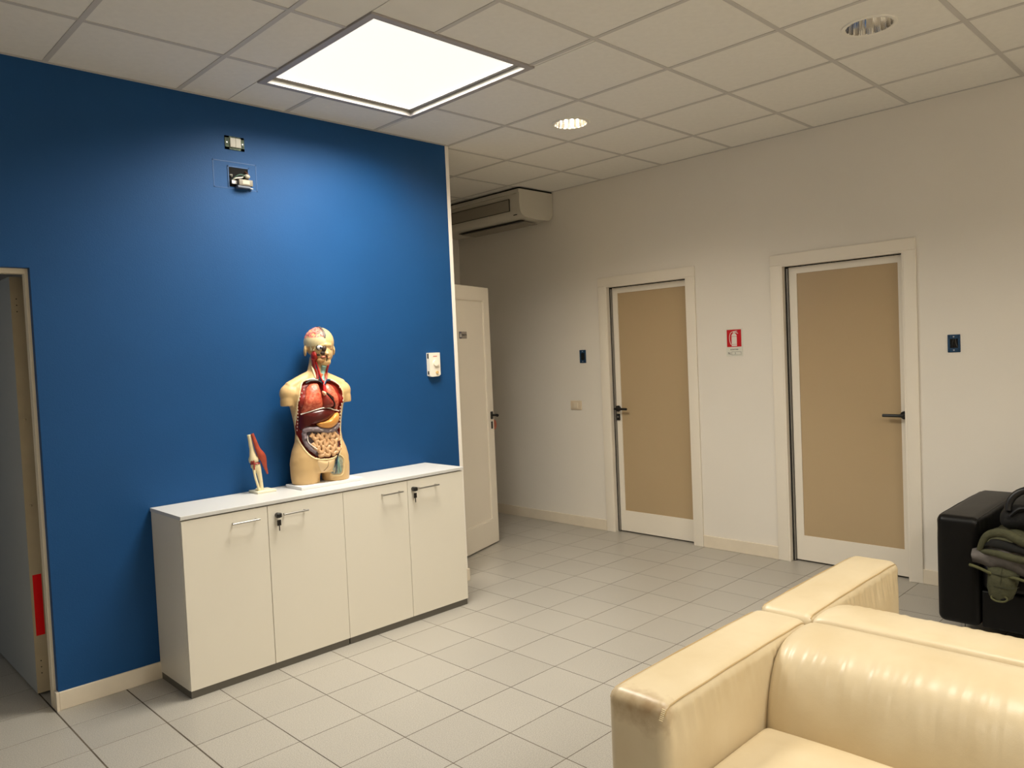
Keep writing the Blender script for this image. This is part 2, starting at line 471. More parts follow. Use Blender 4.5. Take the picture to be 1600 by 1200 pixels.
panel(PANELS[0], 'large square lit ceiling light panel with a grey frame beside the blue wall')
panel(PANELS[1], 'square lit ceiling panel straight above the cream sofas', .36)
panel(PANELS[2], 'square lit ceiling panel next to the front wall, behind the viewpoint')
panel(PANELS[3], 'added square ceiling panel out of view, brightening the side of the room away from the doors', .27)  # extra unseen panel, added to lift the left ceiling, blue wall and cabinet side

# ------------------------------------------------------------ downlights
M_rim = mat('downlight_rim_white', (240, 236, 226), .4)
M_refl = mat('downlight_reflector', (242, 240, 236), .10, metal=1)
M_bulb = mat('lamp_tube_off', (220, 220, 215), .2)
M_bulbon = mat('lamp_tube_on', (255, 214, 150), .3, emit=10)
def downlight(x, y, lit, label):
    t = root('downlight', (x, y, H), 0, label, 'downlight')
    n = 40
    def ring(r, z): return [Vector((x+r*math.cos(2*PI*k/n), y+r*math.sin(2*PI*k/n), z)) for k in range(n)]
    obj('rim', G().loft([ring(.1, H+.004), ring(.1, H-.001), ring(.106, H-.004), ring(.118, H-.002), ring(.12, H+.0025), ring(.104, H+.004)], caps=False), M_rim, t, True)
    prof = [(.0995, H-.001), (.098, H+.02), (.094, H+.05), (.086, H+.08), (.070, H+.105), (.045, H+.118), (.0, H+.12)]
    # faceted reflector: two depths of narrow flutes
    rings = []
    for r, z in prof:
        rings.append([Vector((x+(r+(.0016 if k % 2 else -.0016)*(r > .05))*math.cos(2*PI*k/n), y+(r+(.0016 if k % 2 else -.0016)*(r > .05))*math.sin(2*PI*k/n), z)) for k in range(n)])
    obj('reflector', G().loft(rings, caps=False), M_refl, t, True, 20)
    g = G().loft([[v+Vector((0, 0, .004)) for v in ring(r+.004, z)] for r, z in prof[1:]], caps=False)
    obj('housing', g, M_dark, t)
    for s in (-1, 1):
        obj('lamp_tube', G().tube([(x-.05, y+s*.022, H+.088), (x+.050, y+s*.022, H+.088)], .011, 10), M_bulbon if lit else M_bulb, t, True)
    if lit:
        o = lamp('downlight_lamp', 'POINT', (x, y, H+.060), SPOT_W, SPOT_C, .025); o.parent = t; o.location = Vector((0, 0, .060))
downlight(*DL[0], True, 'lit round downlight in the ceiling near the corridor')
downlight(*DL[1], False, 'unlit round downlight with a chrome reflector near the wall with the doors')
downlight(*DL[2], True, 'lit round downlight above the black sofa, behind the viewpoint')

# ------------------------------------------------------------ doors in the white wall
def casing(g, y0, y1, wdt, top, t=.014):
    g.box((XW-t, y1, 0), (XW, y1+wdt, top+wdt-.005)); g.box((XW-t, y0-wdt+.005, 0), (XW, y0, top+wdt-.005)); g.box((XW-t, y0, top), (XW, y1, top+wdt-.005))
def door(name, Y, leaf, pane, handle_y, hsgn, lock):
    y0, y1 = Y; t = root(name, (XW, (y0+y1)/2, 0), kind='structure')
    for nm, a, b in (('casing', (XW-.014, y1, 0), (XW, y1+.080, DH)), ('casing', (XW-.014, y0-.074, 0), (XW, y0, DH)), ('casing', (XW-.014, y0-.074, DH), (XW, y1+.080, DH+.075))):
        obj(nm, G().rbox(a, b, .003, (1, 1, 1), 2), M_doorw, t, True)
    e = .010     # jamb lining
    g = G(); g.box((XW-.012, y1-e, 0), (XW+.125, y1, DH)); g.box((XW-.012, y0, 0), (XW+.125, y0+e, DH)); g.box((XW-.012, y0+e, DH-e), (XW+.125, y1-e, DH))
    obj('jamb', g, M_doorw, t)
    xl = XW+.042   # face of the leaf
    g = G(); g.box((xl-.012, y1-e-.012, .004), (xl+.01, y1-e, DH-e)); g.box((xl-.012, y0+e, .004), (xl+.01, y0+e+.008, DH-e)); g.box((xl-.004, y0+e, DH-e-.007), (xl+.01, y1-e, DH-e))
    obj('rubber_seal', g, M_dark, t)
    g = G(); g.box((xl-.016, y1-e-.020, .004), (xl+.0, y1-e-.012, DH-e-.014)); obj('aluminium_edge', g, M_alu, t)
    lf = G(); a, b = leaf; c, d = pane; zt, zb0, zb1 = DH-e-.007, .012, .186; ztp = 2.022
    lf.box((xl, b, zb0), (xl+.042, d+.0, zt)); lf.box((xl, c, zb0), (xl+.042, a, zt)) if False else None
    lf = G()
    lf.box((xl, d, zb0), (xl+.042, b, zt)); lf.box((xl, a, zb0), (xl+.042, c, zt)); lf.box((xl, c, zb0), (xl+.042, d, zb1)); lf.box((xl, c, ztp), (xl+.042, d, zt))
    L_ = obj('door_leaf', lf, M_doorw, t)
    obj('glass_panel', B((xl+.006, c-.002, zb1-.002), (xl+.036, d+.002, ztp+.002)), M_glass, L_, label='beige painted glass panel')
    hz = 1.052
    h = G(); hy = handle_y
    h.tube([(xl-.001, hy, hz), (xl-.010, hy, hz)], .026, 24)
    h.tube([(xl-.010, hy, hz), (xl-.046, hy, hz)], .010, 14)
    h.tube(spline([(xl-.046, hy-hsgn*.008, hz), (xl-.052, hy+hsgn*.02, hz), (xl-.052, hy+hsgn*.06, hz), (xl-.050, hy+hsgn*.118, hz)], 4), .0105, 12)
    obj('door_handle', h, M_black, L_, True, label='black lever handle')
    if lock:
        h = G(); h.rbox((xl-.009, hy-.017, hz-.10), (xl, hy+.017, hz-.045), .006, (1, 1, 1), 3); obj('lock_plate', h, M_black, L_, True)
        obj('lock_cylinder', G().tube([(xl-.009, hy, hz-.07), (xl-.016, hy, hz-.07)], .0075, 12), M_steel, L_, True)
    return t
door('door_1', D1, (-.777, -.032), (-.762, -.083), -.052, -1, True)
door('door_2', D2, (-2.34, -1.583), (-2.300, -1.638), -2.322, 1, False)
# dark room behind them
struct('ceiling_side', B((XW+WT, YF-.1, H-.2), (XW+1.3, 2.01, H-.1)), M_white)

# ------------------------------------------------------------ left doorway: frame and open leaf
t = root('door_4', (-.09, .03, 0), kind='structure')
g = G(); g.box((DX-.013, .0, 0), (DX, .045, 2.035)); g.box((-1.0, .0, 2.012), (DX-.013, .045, 2.035)); g.box((-1.0, .0, 0), (-.984, .104, 2.012))
obj('door_frame', g, mat('frame_ivory', (236, 224, 200), .5), t)
lx0, lx1, ly0, ly1 = -.141, -.080, .215, 1.06
L_ = obj('door_leaf', B((lx0, ly0, .014), (lx1, ly1, 2.02)), [mat('leaf_grey', (176, 180, 180), .5, .02, 2)], t)
g = B((lx0-.0006, ly0-.0012, .0145), (lx1+.0006, ly0+.004, 2.0195))
E_ = obj('door_edge', g, M_doorc, L_)
for z in (1.885, .14):
    obj('hinge_plate', B((lx0+.012, ly0-.0022, z-.048), (lx1-.004, ly0-.0011, z+.048)), mat('hinge_plate_cream', (200, 184, 152), .5), L_)
    for dz in (-.03, 0, .03):
        obj('screw', G().tube([(lx0+.022, ly0-.0022, z+dz), (lx0+.022, ly0-.0034, z+dz)], .0028, 8), M_dark, L_)
for z in (1.34, .925):
    obj('door_stud', G().ell((lx0+.024, ly0-.003, z), (.006, .006, .006), 10, 6), M_doorc, L_, True)
obj('tape_strip', B((lx0+.010, ly0-.0026, .294), (lx1-.014, ly0-.0013, .59)), mat('red_tape', (255, 6, 12), .4, .04, 40), L_, label='bright red tape strip')
h = G(); hz = 1.06; hy = .97
h.tube([(lx0, hy, hz), (lx0-.012, hy, hz)], .026, 20); h.tube([(lx0-.01, hy, hz), (lx0-.05, hy, hz)], .012, 12)
h.tube([(lx0-.052, hy+.01, hz), (lx0-.055, hy-.06, hz), (lx0-.055, hy-.17, hz-.002)], .017, 12)
obj('door_handle', h, M_black, L_, True, label='black lever handle')

# ------------------------------------------------------------ toilet door, standing open past the end of the blue wall
t = root('door_3', (2.46, .300, 0), math.radians(18.2), kind='structure', local=True)
W3 = .868; Z3 = 2.10; T3 = .040
lf = G(); s = .085; zb = .205; zt = 2.0
lf.box((0, 0, .012), (s, T3, Z3)); lf.box((W3-s, 0, .012), (W3, T3, Z3)); lf.box((s, 0, .012), (W3-s, T3, zb)); lf.box((s, 0, zt), (W3-s, T3, Z3))
L_ = obj('door_leaf', lf, M_doorw, t)
obj('door_panel', B((s-.002, .010, zb-.002), (W3-s+.002, T3-.008, zt+.002)), M_doorw, L_)
g = G()
for a, b in (((s, .002, zb), (s+.010, .012, zt)), ((W3-s-.010, .002, zb), (W3-s, .012, zt)), ((s+.01, .002, zb), (W3-s-.01, .012, zb+.010)), ((s+.01, .002, zt-.010), (W3-s-.01, .012, zt))): g.box(a, b)
obj('panel_moulding', g, M_doorw, L_)
hz = 1.06; hx = W3-.038
h = G().rbox((hx-.017, -.010, hz-.033), (hx+.017, 0, hz+.030), .012, (1, 1, 1), 3)
h.tube([(hx, -.006, hz), (hx, -.045, hz)], .010, 12)
h.tube(spline([(hx+.006, -.047, hz), (hx-.02, -.052, hz), (hx-.05, -.052, hz+.001), (hx-.075, -.050, hz)], 3)[:1]+[(hx+.006, -.047, hz-.001), (hx+.016, -.050, hz-.006)], .012, 12)
obj('door_handle', h, M_black, L_, True, label='black lever handle')
obj('lock_plate', G().rbox((hx-.012, -.006, hz-.112), (hx+.012, 0, hz-.052), .006, (1, 1, 1), 3), M_black, L_, True)
h = G().tube([(hx, T3, hz), (hx, T3+.045, hz)], .010, 12); h.tube([(hx+.005, T3+.048, hz), (hx-.11, T3+.048, hz)], .010, 12)
obj('door_handle', h, M_black, L_, True)
# name plate on that door
sg = root('door_sign', (2.46, .30, 0), math.radians(18.2), 'small grey sign reading TOILETTE on the open white door', 'sign', local=True)
sx = .445; sz = 1.715
sg.location = (2.46, .30, 0)
obj('sign_plate', B((sx-.052, .0075, sz-.027), (sx+.060, .0098, sz+.027)), mat('sign_grey', (150, 142, 134), .4), sg)
obj('pictogram_field', B((sx-.050, .0062, sz-.025), (sx-.018, .0076, sz+.025)), mat('sign_navy', (46, 44, 72), .4), sg)
RX = Matrix(((1, 0, 0, 0), (0, 0, -1, 0), (0, 1, 0, 0), (0, 0, 0, 1)))    # text plane facing -y
g = G()
for dx in (-.041, -.028):
    g.ell((sx+dx, .0058, sz+.013), (.0035, .0008, .0035), 10, 6); g.box((sx+dx-.004, .0052, sz-.017), (sx+dx+.004, .0063, sz+.008))
obj('pictogram', g, mat('sign_white', (225, 222, 215), .5), sg)
text('lettering', 'TOILETTE', .0175, Matrix.Translation((sx+.022, .0068, sz)) @ RX, mat('sign_ink', (60, 56, 52), .5), sg)
# door frame of that doorway
f3 = root('door_5', (2.45, .7, 0), kind='structure')
g = G(); g.box((2.392, .27-.0, 0), (2.51, .285, 2.13)); g.box((2.392, 1.125, 0), (2.51, 1.14, 2.13)); g.box((2.392, .285, 2.115), (2.51, 1.125, 2.13))
obj('door_frame', g, M_doorw, f3)
# unidentified orange-brown shape behind the door edge, built as a disc on a cord
kf = root('unknown_object', (2.46, .30, 0), math.radians(18.2), 'round orange-brown object of unknown kind behind the edge of the open white door, below the handle', 'unidentified object', local=True)
kx = hx+.078
obj('object_disc', G().ell((W3+.047, T3-.012, hz-.088), (.044, .014, .045), 20, 12), mat('orange_brown', (168, 84, 52), .5, .15, 20), kf, True)
obj('cord', G().tube(spline([(hx+.01, T3+.030, hz-.004), (W3+.006, T3+.012, hz-.020), (W3+.030, T3-.010, hz-.050)], 4), .002, 6), M_dark, kf, True)

# ------------------------------------------------------------ air conditioner under the corridor ceiling
M_ac = mat('ac_plastic', (206, 200, 186), .45, .03, 4)
M_acd = mat('ac_plastic_grille', (150, 142, 128), .5)
ay0, ay1 = .555, 1.78
ac = root('air_conditioner', (3.9, 1.17, 2.70), 0, 'white ceiling-hung air conditioner high up in the corridor corner', 'air conditioner')
def prof(sx=0.0):
    a = [(XW-.004, 2.958), (3.685+sx, 2.958), (3.680+sx, 2.86), (3.684+sx, 2.80)]
    a += [(3.684+sx+.075*(1-math.cos(q)), 2.80-.075*math.sin(q)) for q in [PI/2*k/7 for k in range(1, 8)]]
    a += [(3.90, 2.712), (4.03, 2.716)]
    a += [(4.03+.072*math.sin(q), 2.716+.075*(1-math.cos(q))) for q in [PI/2*k/6 for k in range(1, 7)]]
    return a
pr = prof(.0)
def yfn(a, b, t_): return (a, t_, b)
obj('end_cap', G().prism(pr, yfn, ay0, ay0+.035), M_ac, ac, True, 30)
obj('end_cap', G().prism(pr, yfn, ay1-.035, ay1), M_ac, ac, True, 30)
obj('body', G().prism(prof(.012), yfn, ay0+.0355, ay1-.0355), M_ac, ac, True, 30)
obj('mounting_plate', B((3.70, ay0+.01, 2.958), (XW-.004, ay1-.01, 2.9735)), M_dark, ac)
obj('top_rail', B((3.676, ay0+.002, 2.925), (3.6965, ay1-.002, 2.957)), M_ac, ac)
obj('front_grille', G().rbox((3.684, ay0+.13, 2.785), (3.697, ay1-.12, 2.885), .004, (1, 1, 1), 2), M_acd, ac)
g = G(); ga, gb = ay0+.125, ay1-.115
for a_, b_ in (((ga, 2.783), (gb, 2.786)), ((ga, 2.885), (gb, 2.888)), ((ga, 2.783), (ga+.003, 2.888)), ((gb-.003, 2.783), (gb, 2.888))): g.box((3.6835, a_[0], a_[1]), (3.690, b_[0], b_[1]))
obj('grille_outline', g, M_dark, ac)
obj('badge', B((3.693, ay0+.05, 2.742), (3.70, ay0+.09, 2.748)), M_dark, ac)
g = G().prism([(3.83, 2.708), (4.0, 2.700), (4.0, 2.694), (3.83, 2.700)], yfn, ay0+.10, ay1-.30); obj('air_flap', g, M_acd, ac)
obj('air_slot', B((3.80, ay0+.09, 2.7085), (3.832, ay1-.29, 2.7125)), M_dark, ac)

# ------------------------------------------------------------ wall fittings
# light switch on the white wall
t = root('light_switch', (XW, .377, 1.04), 0, 'cream light switch plate on the white wall beside the first door frame', 'switch')
obj('cover_plate', G().rbox((XW-.009, .315, 1.037), (XW, .440, 1.117), .004, (1, 1, 1), 2), mat('switch_cream', (216, 200, 176), .4), t, True)
obj('rocker', G().rbox((XW-.013, .353, 1.052), (XW-.008, .402, 1.102), .002, (1, 1, 1), 2), mat('switch_rocker', (224, 210, 188), .4), t, True)
M_bx = mat('box_blue_plastic', (14, 62, 98), .45, .25, 60)
def back_box(y0, y1, z0, z1, label, screws=True):
    t = root('junction_box', (XW, (y0+y1)/2, z0), 0, label, 'junction box')
    g = G(); x0, x1 = XW-.006, XW+.002; b = .013; bz = .026
    g.rbox((x0, y0, z0), (x1, y0+b, z1), .003, (1, 1, 1), 2); g.rbox((x0, y1-b, z0), (x1, y1, z1), .003, (1, 1, 1), 2)
    g.rbox((x0, y0+.004, z1-bz), (x1, y1-.004, z1), .003, (1, 1, 1), 2); g.rbox((x0, y0+.004, z0), (x1, y1-.004, z0+bz), .003, (1, 1, 1), 2)
    obj('box_rim', g, M_bx, t, True)
    obj('box_cavity', B((XW-.0012, y0+b, z0+bz), (XW-.0002, y1-b, z1-bz)), mat('cavity_black', (4, 4, 5), .9), t)
    ym = (y0+y1)/2
    for z in (z0+.013, z1-.013):
        obj('screw', G().tube([(x0+.001, ym, z), (x0-.002, ym, z)], .0045, 10), mat('screw_zinc', (200, 200, 205), .3, metal=.8), t, True)
    return t
t = back_box(.246, .316, 1.447, 1.561, 'open dark blue electrical box above the light switch')
t = back_box(-2.657, -2.588, 1.443, 1.550, 'open dark blue electrical box on the wall above the black sofa')
obj('loose_cable', G().tube(spline([(XW-.003, -2.640, 1.475), (XW-.010, -2.635, 1.50), (XW-.003, -2.632, 1.522)], 4), .0022, 6), mat('cable_grey', (70, 66, 60), .5), t, True)
obj('loose_cable', G().tube(spline([(XW-.003, -2.612, 1.472), (XW-.009, -2.616, 1.50), (XW-.003, -2.620, 1.520)], 4), .0022, 6), M_black, t, True)

# fire extinguisher sign
M_red = mat('sign_red', (196, 8, 16), .35); M_sw = mat('sign_white_plastic', (222, 220, 208), .4); M_ink = mat('sign_black_ink', (22, 22, 22), .5)
t = root('extinguisher_sign', (XW, -1.172, 1.462), 0, 'red and white fire extinguisher sign on the wall between the two doors', 'sign')
ys0, ys1, zs0, zs1 = -1.238, -1.106, 1.462, 1.667
X_ = XW-.003
obj('sign_plate', B((X_, ys0, zs0), (XW-.0002, ys1, zs1)), M_sw, t)
obj('red_field', B((X_-.0006, ys0+.008, zs1-.135), (X_, ys1-.008, zs1-.008)), M_red, t)
RY = Matrix(((0, 0, -1, 0), (-1, 0, 0, 0), (0, 1, 0, 0), (0, 0, 0, 1)))     # text plane facing -x, reading towards -y
def syz(a, b, t_): return (X_-t_, -1.172-a, 1.595+b)
g = G()
def rev(poly, t0=.0006, t1=.0012): g.prism(poly, syz, t0, t1)
rev([(-.020, -.058), (.022, -.058), (.022, -.046), (-.020, -.046)])
rev([(-.020, -.044), (.022, -.044), (.022, .012), (-.020, .012)])
rev([(-.020, .014), (.022, .014), (.022, .022), (.012, .034), (.006, .038), (-.004, .038), (-.012, .034), (-.020, .022)])
rev([(-.006, .040), (.008, .040), (.008, .052), (-.006, .052)])
rev([(.008, .043), (.032, .032), (.034, .037), (.010, .050)]); rev([(.008, .051), (.028, .050), (.028, .053), (.008, .055)])
arc = [(-.006+-.036*math.sin(q), .048-.10*(1-math.cos(q))*.5*1.9) for q in [PI*.62*k/10 for k in range(11)]]
arc = [(-.006, .048), (-.016, .047), (-.027, .040), (-.034, .024), (-.037, .004), (-.035, -.018), (-.030, -.036), (-.024, -.047)]
for k in range(len(arc)-1):
    a, b = arc[k], arc[k+1]; dx, dy = b[0]-a[0], b[1]-a[1]; l = math.hypot(dx, dy); nx, ny = -dy/l*.0022, dx/l*.0022
    rev([(a[0]-nx, a[1]-ny), (b[0]-nx, b[1]-ny), (b[0]+nx, b[1]+ny), (a[0]+nx, a[1]+ny)])
obj('extinguisher_pictogram', g, mat('sign_white_print', (228, 222, 210), .5), t)
text('lettering', 'ESTINTORE', .0125, Matrix.Translation((X_-.0004, -1.172, zs0+.050)) @ RY, M_ink, t, .0004)
text('lettering', 'N.', .026, Matrix.Translation((X_-.0004, -1.132, zs0+.022)) @ RY, M_ink, t, .0004)
g = G(); 
for a in ((-.112+.0, 0),): pass
yb0, yb1, zb0, zb1 = -1.226, -1.148, zs0+.010, zs0+.034
for a, b in (((yb0, zb0), (yb1, zb0+.0012)), ((yb0, zb1-.0012), (yb1, zb1)), ((yb0, zb0), (yb0+.0012, zb1)), ((yb1-.0012, zb0), (yb1, zb1))): g.box((X_-.0008, a[0], a[1]), (X_, b[0], b[1]))
obj('number_field', g, M_ink, t)
text('lettering', '3', .020, Matrix.Translation((X_-.0004, -1.178, zs0+.022)) @ RY, mat('pen_grey', (110, 108, 100), .6), t, .0004)

# thermostat on the blue wall
t = root('thermostat', (2.175, YB, 1.43), 0, 'white wall thermostat with a round dial on the blue wall near its free end', 'thermostat')
M_th = mat('thermostat_white', (240, 232, 216), .4)
g = G().prism([(2.132, 1.432), (2.150, 1.424), (2.205, 1.426), (2.222, 1.436), (2.222, 1.583), (2.132, 1.583)], lambda a, b, c: (a, c, b), YB-.030, YB)
obj('case', g, M_th, t)
obj('dial', G().tube([(2.182, YB-.030, 1.515), (2.182, YB-.041, 1.515)], .021, 24), mat('dial_white', (248, 240, 222), .35), t, True)
obj('small_knob', G().tube([(2.190, YB-.030, 1.452), (2.190, YB-.038, 1.452)], .010, 16), mat('knob_orange', (216, 178, 120), .4), t, True)
obj('printed_bar', B((2.165, YB-.0306, 1.556), (2.197, YB-.030, 1.562)), mat('bar_red', (196, 120, 110), .5), t)
for za_, zb_ in ((1.545, 1.578), (1.440, 1.462)): obj('side_vent', B((2.1316, YB-.022, za_), (2.1322, YB-.008, zb_)), M_dark, t)

# uncovered switch module high on the blue wall
t = root('bare_switch_module', (.89, YB, 2.72), 0, 'uncovered white switch module in a greenish frame high on the blue wall', 'switch')
xa, xb, za, zb = .836, .944, 2.716, 2.787
M_gr = mat('frame_green_grime', (92, 112, 88), .6, 0, 60, .4, 90, col2=(44, 58, 50))
g = G(); q = .020
for a, b in (((xa, za), (xa+q+.004, zb)), ((xb-q-.0, za), (xb, zb)), ((xa, za), (xb, za+.012)), ((xa, zb-.010), (xb, zb))): g.box((a[0], YB-.004, a[1]), (b[0], YB, b[1]))
obj('support_frame', g, M_gr, t)
obj('dark_gap', B((xa+.01, YB-.001, za+.008), (xb-.01, YB-.0002, zb-.006)), M_black, t)
for k in range(2): obj('rocker', G().rbox((.862+k*.0305, YB-.012, 2.728), (.862+k*.0305+.030, YB-.001, 2.778), .002, (1, 1, 1), 2), mat('module_white', (200, 196, 184), .4), t, True)
for x in (.846, .934): obj('screw', G().tube([(x, YB-.004, 2.752), (x, YB-.006, 2.752)], .004, 8), M_steel, t, True)

# open wall box with loose wires and a hanging connector
t = root('open_wall_box', (.906, YB, 2.52), 0, 'open square hole with loose wires and a grey connector hanging out, below the uncovered switch', 'junction box')
obj('box_opening', B((.847, YB-.0012, 2.518), (.958, YB-.0002, 2.622)), mat('hole_black', (3, 3, 4), .95), t)
g = G()
for a, b in (((.842, 2.514), (.848, 2.628)), ((.957, 2.514), (.963, 2.628)), ((.842, 2.622), (.963, 2.628))): g.box((a[0], YB-.0035, a[1]), (b[0], YB, b[1]))
obj('plaster_edge', g, M_blue2, t)
g = G()
fr = [(.765, 2.508), (1.005, 2.508), (1.005, 2.650), (.765, 2.650)]
for k in range(4):
    a, b = fr[k], fr[(k+1) % 4]; g.box((min(a[0], b[0])-.0025, YB-.0012, min(a[1], b[1])-.0025), (max(a[0], b[0])+.0025, YB, max(a[1], b[1])+.0025))
obj('paint_ridge', g, M_blue2, t)
M_conn = mat('connector_grey', (120, 112, 98), .45); 
c = obj('connector', G().rbox((.885, YB-.040, 2.522), (.965, YB-.004, 2.556), .004, (1, 1, 1), 2), M_conn, t, True)
obj('connector_face', B((.905, YB-.0415, 2.530), (.945, YB-.040, 2.550)), mat('connector_white', (176, 168, 150), .4), c)
obj('connector_base', G().rbox((.880, YB-.036, 2.510), (.952, YB-.004, 2.523), .003, (1, 1, 1), 2), mat('connector_blue_grey', (96, 104, 118), .5), t, True)
for k, (col, pts) in enumerate(((('white', (225, 220, 205)), [(.858, -.006, 2.545), (.868, -.028, 2.556), (.888, -.030, 2.562), (.915, -.016, 2.570), (.935, -.006, 2.585)]),
                                (('green', (70, 96, 84)), [(.862, -.004, 2.550), (.885, -.022, 2.575), (.91, -.026, 2.582), (.938, -.012, 2.575)]),
                                (('white', (225, 220, 205)), [(.853, -.006, 2.578), (.858, -.016, 2.577), (.862, -.006, 2.570)]),
                                (('brown', (96, 60, 40)), [(.940, -.004, 2.605), (.948, -.02, 2.590), (.952, -.014, 2.565)]))):
    obj('wire', G().tube(spline([(x, YB+y, z) for x, y, z in pts], 4), .0035, 6), mat('wire_'+col[0], col[1], .5), t, True)
g = G(); g.ell((.945, YB-.016, 2.578), (.016, .012, .013), 12, 8); obj('wire_nut', g, mat('nut_white', (170, 164, 150), .4), t, True)
obj('metal_clip', B((.955, YB-.020, 2.512), (.974, YB-.004, 2.517)), M_steel, t); obj('metal_clip', B((.855, YB-.02, 2.530), (.884, YB-.006, 2.548)), M_steel, t)

# ------------------------------------------------------------ cabinets
M_cab = mat('cabinet_white_laminate', (232, 226, 212), .42, .015, 2, spec=.4)
M_top = mat('cabinet_top_white', (212, 211, 208), .38, .01, 2, spec=.4)
M_gap = mat('cabinet_gap_dark', (70, 62, 52), .8)
M_plinth = mat('plinth_grey', (96, 92, 84), .5)
CY0, CY1 = -.420, YB-.004; ZB, ZT = .036, .845
def cabinet(x0, x1, xm, label, hx):
    t = root('storage_cabinet', ((x0+x1)/2, (CY0+CY1)/2, 0), 0, label, 'cabinet', 'storage cabinets against the blue wall')
    fy_ = CY0+.019
    obj('plinth', B((x0+.003, fy_-.012, 0), (x1-.003, CY1, ZB)), M_plinth, t)
    g = B((x0, fy_, ZB), (x0+.018, CY1, ZT)); g.box((x1-.018, fy_, ZB), (x1, CY1, ZT)); g.box((x0+.018, fy_+.004, ZB), (x1-.018, CY1, ZB+.018)); g.box((x0+.018, CY1-.01, ZB+.018), (x1-.018, CY1, ZT)); g.box((x0+.018, fy_+.004, ZT-.018), (x1-.018, CY1-.01, ZT))
    obj('carcass', g, M_cab, t)
    obj('shadow_gap', B((x0+.003, fy_-.0005, ZB+.0002), (x1-.003, fy_+.003, ZT-.004)), M_gap, t)
    for k, (a, b) in enumerate(((x0+.0005, xm-.0015), (xm+.0015, x1-.0005))):
        d = obj('cabinet_door', G().rbox((a, CY0, ZB+.001), (b, fy_-.001, ZT-.005), .0012, (1, 1, 1), 1), M_cab, t)
        ha, hb = hx[k]; hz_ = .787; hyy = CY0-.028
        h = G().tube([(ha, hyy, hz_), (hb, hyy, hz_)], .0045, 10); 
        for q in (ha+.012, hb-.012): h.tube([(q, CY0, hz_), (q, hyy, hz_)], .004, 8)
        obj('bar_handle', h, M_steel, d, True, label='thin steel bar handle')
        if k == 1:
            kx_ = ha-.026; l = G().tube([(kx_, CY0, hz_), (kx_, CY0-.010, hz_)], .012, 18); l.rbox((kx_-.002, CY0-.030, hz_-.013), (kx_+.002, CY0-.008, hz_+.013), .0015, (1, 1, 1), 1)
            l.rbox((kx_-.016, CY0-.034, hz_-.011), (kx_+.012, CY0-.012, hz_+.012), .005, (1, 1, 1), 2)
            obj('lock', l, mat('lock_black', (26, 25, 24), .35), d, True)
            kk = G().rbox((kx_-.012, CY0-.026, hz_-.052), (kx_+.009, CY0-.020, hz_-.022), .004, (1, 1, 1), 2)
            kk.box((kx_-.004, CY0-.0245, hz_-.078), (kx_+.001, CY0-.0225, hz_-.050))
            obj('key', kk, mat('key_dark', (44, 40, 36), .35, metal=.4), d, True)
    return t
cabinet(.342, 1.2085, .770, 'white two-door storage cabinet under the knee joint model', [(.575, .716), (.846, .984)])
cabinet(1.2095, 2.070, 1.643, 'white two-door storage cabinet under the torso model and thermostat', [(1.450, 1.592), (1.708, 1.858)])
o = obj('cabinet_top', G().rbox((.338, CY0-.004, ZT+.001), (2.076, CY1, .864), .0015, (1, 1, 1), 1), M_top)
tag(o, 'long white top panel lying across both storage cabinets', 'cabinet top')
ZC = .864

# ------------------------------------------------------------ knee joint model
KX, KY = .893, -.122
M_bone = mat('bone_ivory', (234, 218, 176), .5, .1, 30, .2, 60)
M_kbase = mat('knee_base_ivory', (232, 226, 200), .45)
M_mus = mat('muscle_red', (176, 70, 44), .45, .25, 40, .3, 80)
M_men = mat('meniscus_red', (142, 44, 34), .4)
t = root('knee_joint_model', (KX, KY, ZC), 0, 'ivory knee joint model with a red muscle on a small square base', 'anatomical model')
obj('base', G().rbox((KX-.052, KY-.055, ZC), (KX+.058, KY+.050, ZC+.013), .003, (1, 1, 1), 2), M_kbase, t, True)
y = KY
obj('tibia', G().tube([(.886, y-.01, ZC+.012), (.884, y-.01, ZC+.06), (.879, y-.008, ZC+.105), (.872, y-.005, ZC+.132), (.864, y-.002, ZC+.148), (.862, y, ZC+.158)], [.0115, .011, .013, .020, .0265, .024], 14), M_bone, t, True)
obj('fibula', G().tube(spline([(.864, y-.028, ZC+.012), (.858, y-.026, ZC+.045), (.849, y-.022, ZC+.09), (.846, y-.018, ZC+.128), (.849, y-.014, ZC+.142)], 3), [.0065]*8+[.007, .0075, .009, .010, .008], 10), M_bone, t, True)
obj('femur', G().tube([(.861, y, ZC+.160), (.858, y, ZC+.172), (.856, y, ZC+.188), (.853, y, ZC+.205), (.849, y, ZC+.235), (.843, y, ZC+.280), (.838, y, ZC+.316)], [.018, .0265, .0265, .0185, .0130, .0108, .0105], 14), M_bone, t, True)
obj('meniscus', G().ell((.862, y-.004, ZC+.160), (.0285, .028, .0075), 18, 8), M_men, t, True)
g = G().ell((.843, y-.010, ZC+.170), (.010, .012, .014), 12, 8); g.tube([(.846, y-.02, ZC+.178), (.843, y-.03, ZC+.156), (.842, y-.031, ZC+.130)], .004, 8)
obj('ligament', g, M_men, t, True)
obj('quadriceps_tendon', G().tube(spline([(.851, y-.010, ZC+.322), (.860, y-.016, ZC+.285), (.874, y-.020, ZC+.235), (.892, y-.022, ZC+.200), (.902, y-.022, ZC+.172), (.909, y-.020, ZC+.140), (.918, y-.018, ZC+.112), (.922, y-.018, ZC+.096)], 4),
    [.0085, .009, .0095, .010, .0105, .011, .012, .013, .0145, .016, .018, .0195, .0205, .0205, .0195, .018, .0165, .015, .0135, .012, .0105, .0095, .0085, .0075, .0065, .0055, .005, .0045, .004], 12, flat=.75), M_mus, t, True)
g = G().ell((.867, y-.01, ZC+.020), (.016, .014, .008), 12, 8); obj('bone_mount', g, M_kbase, t, True)

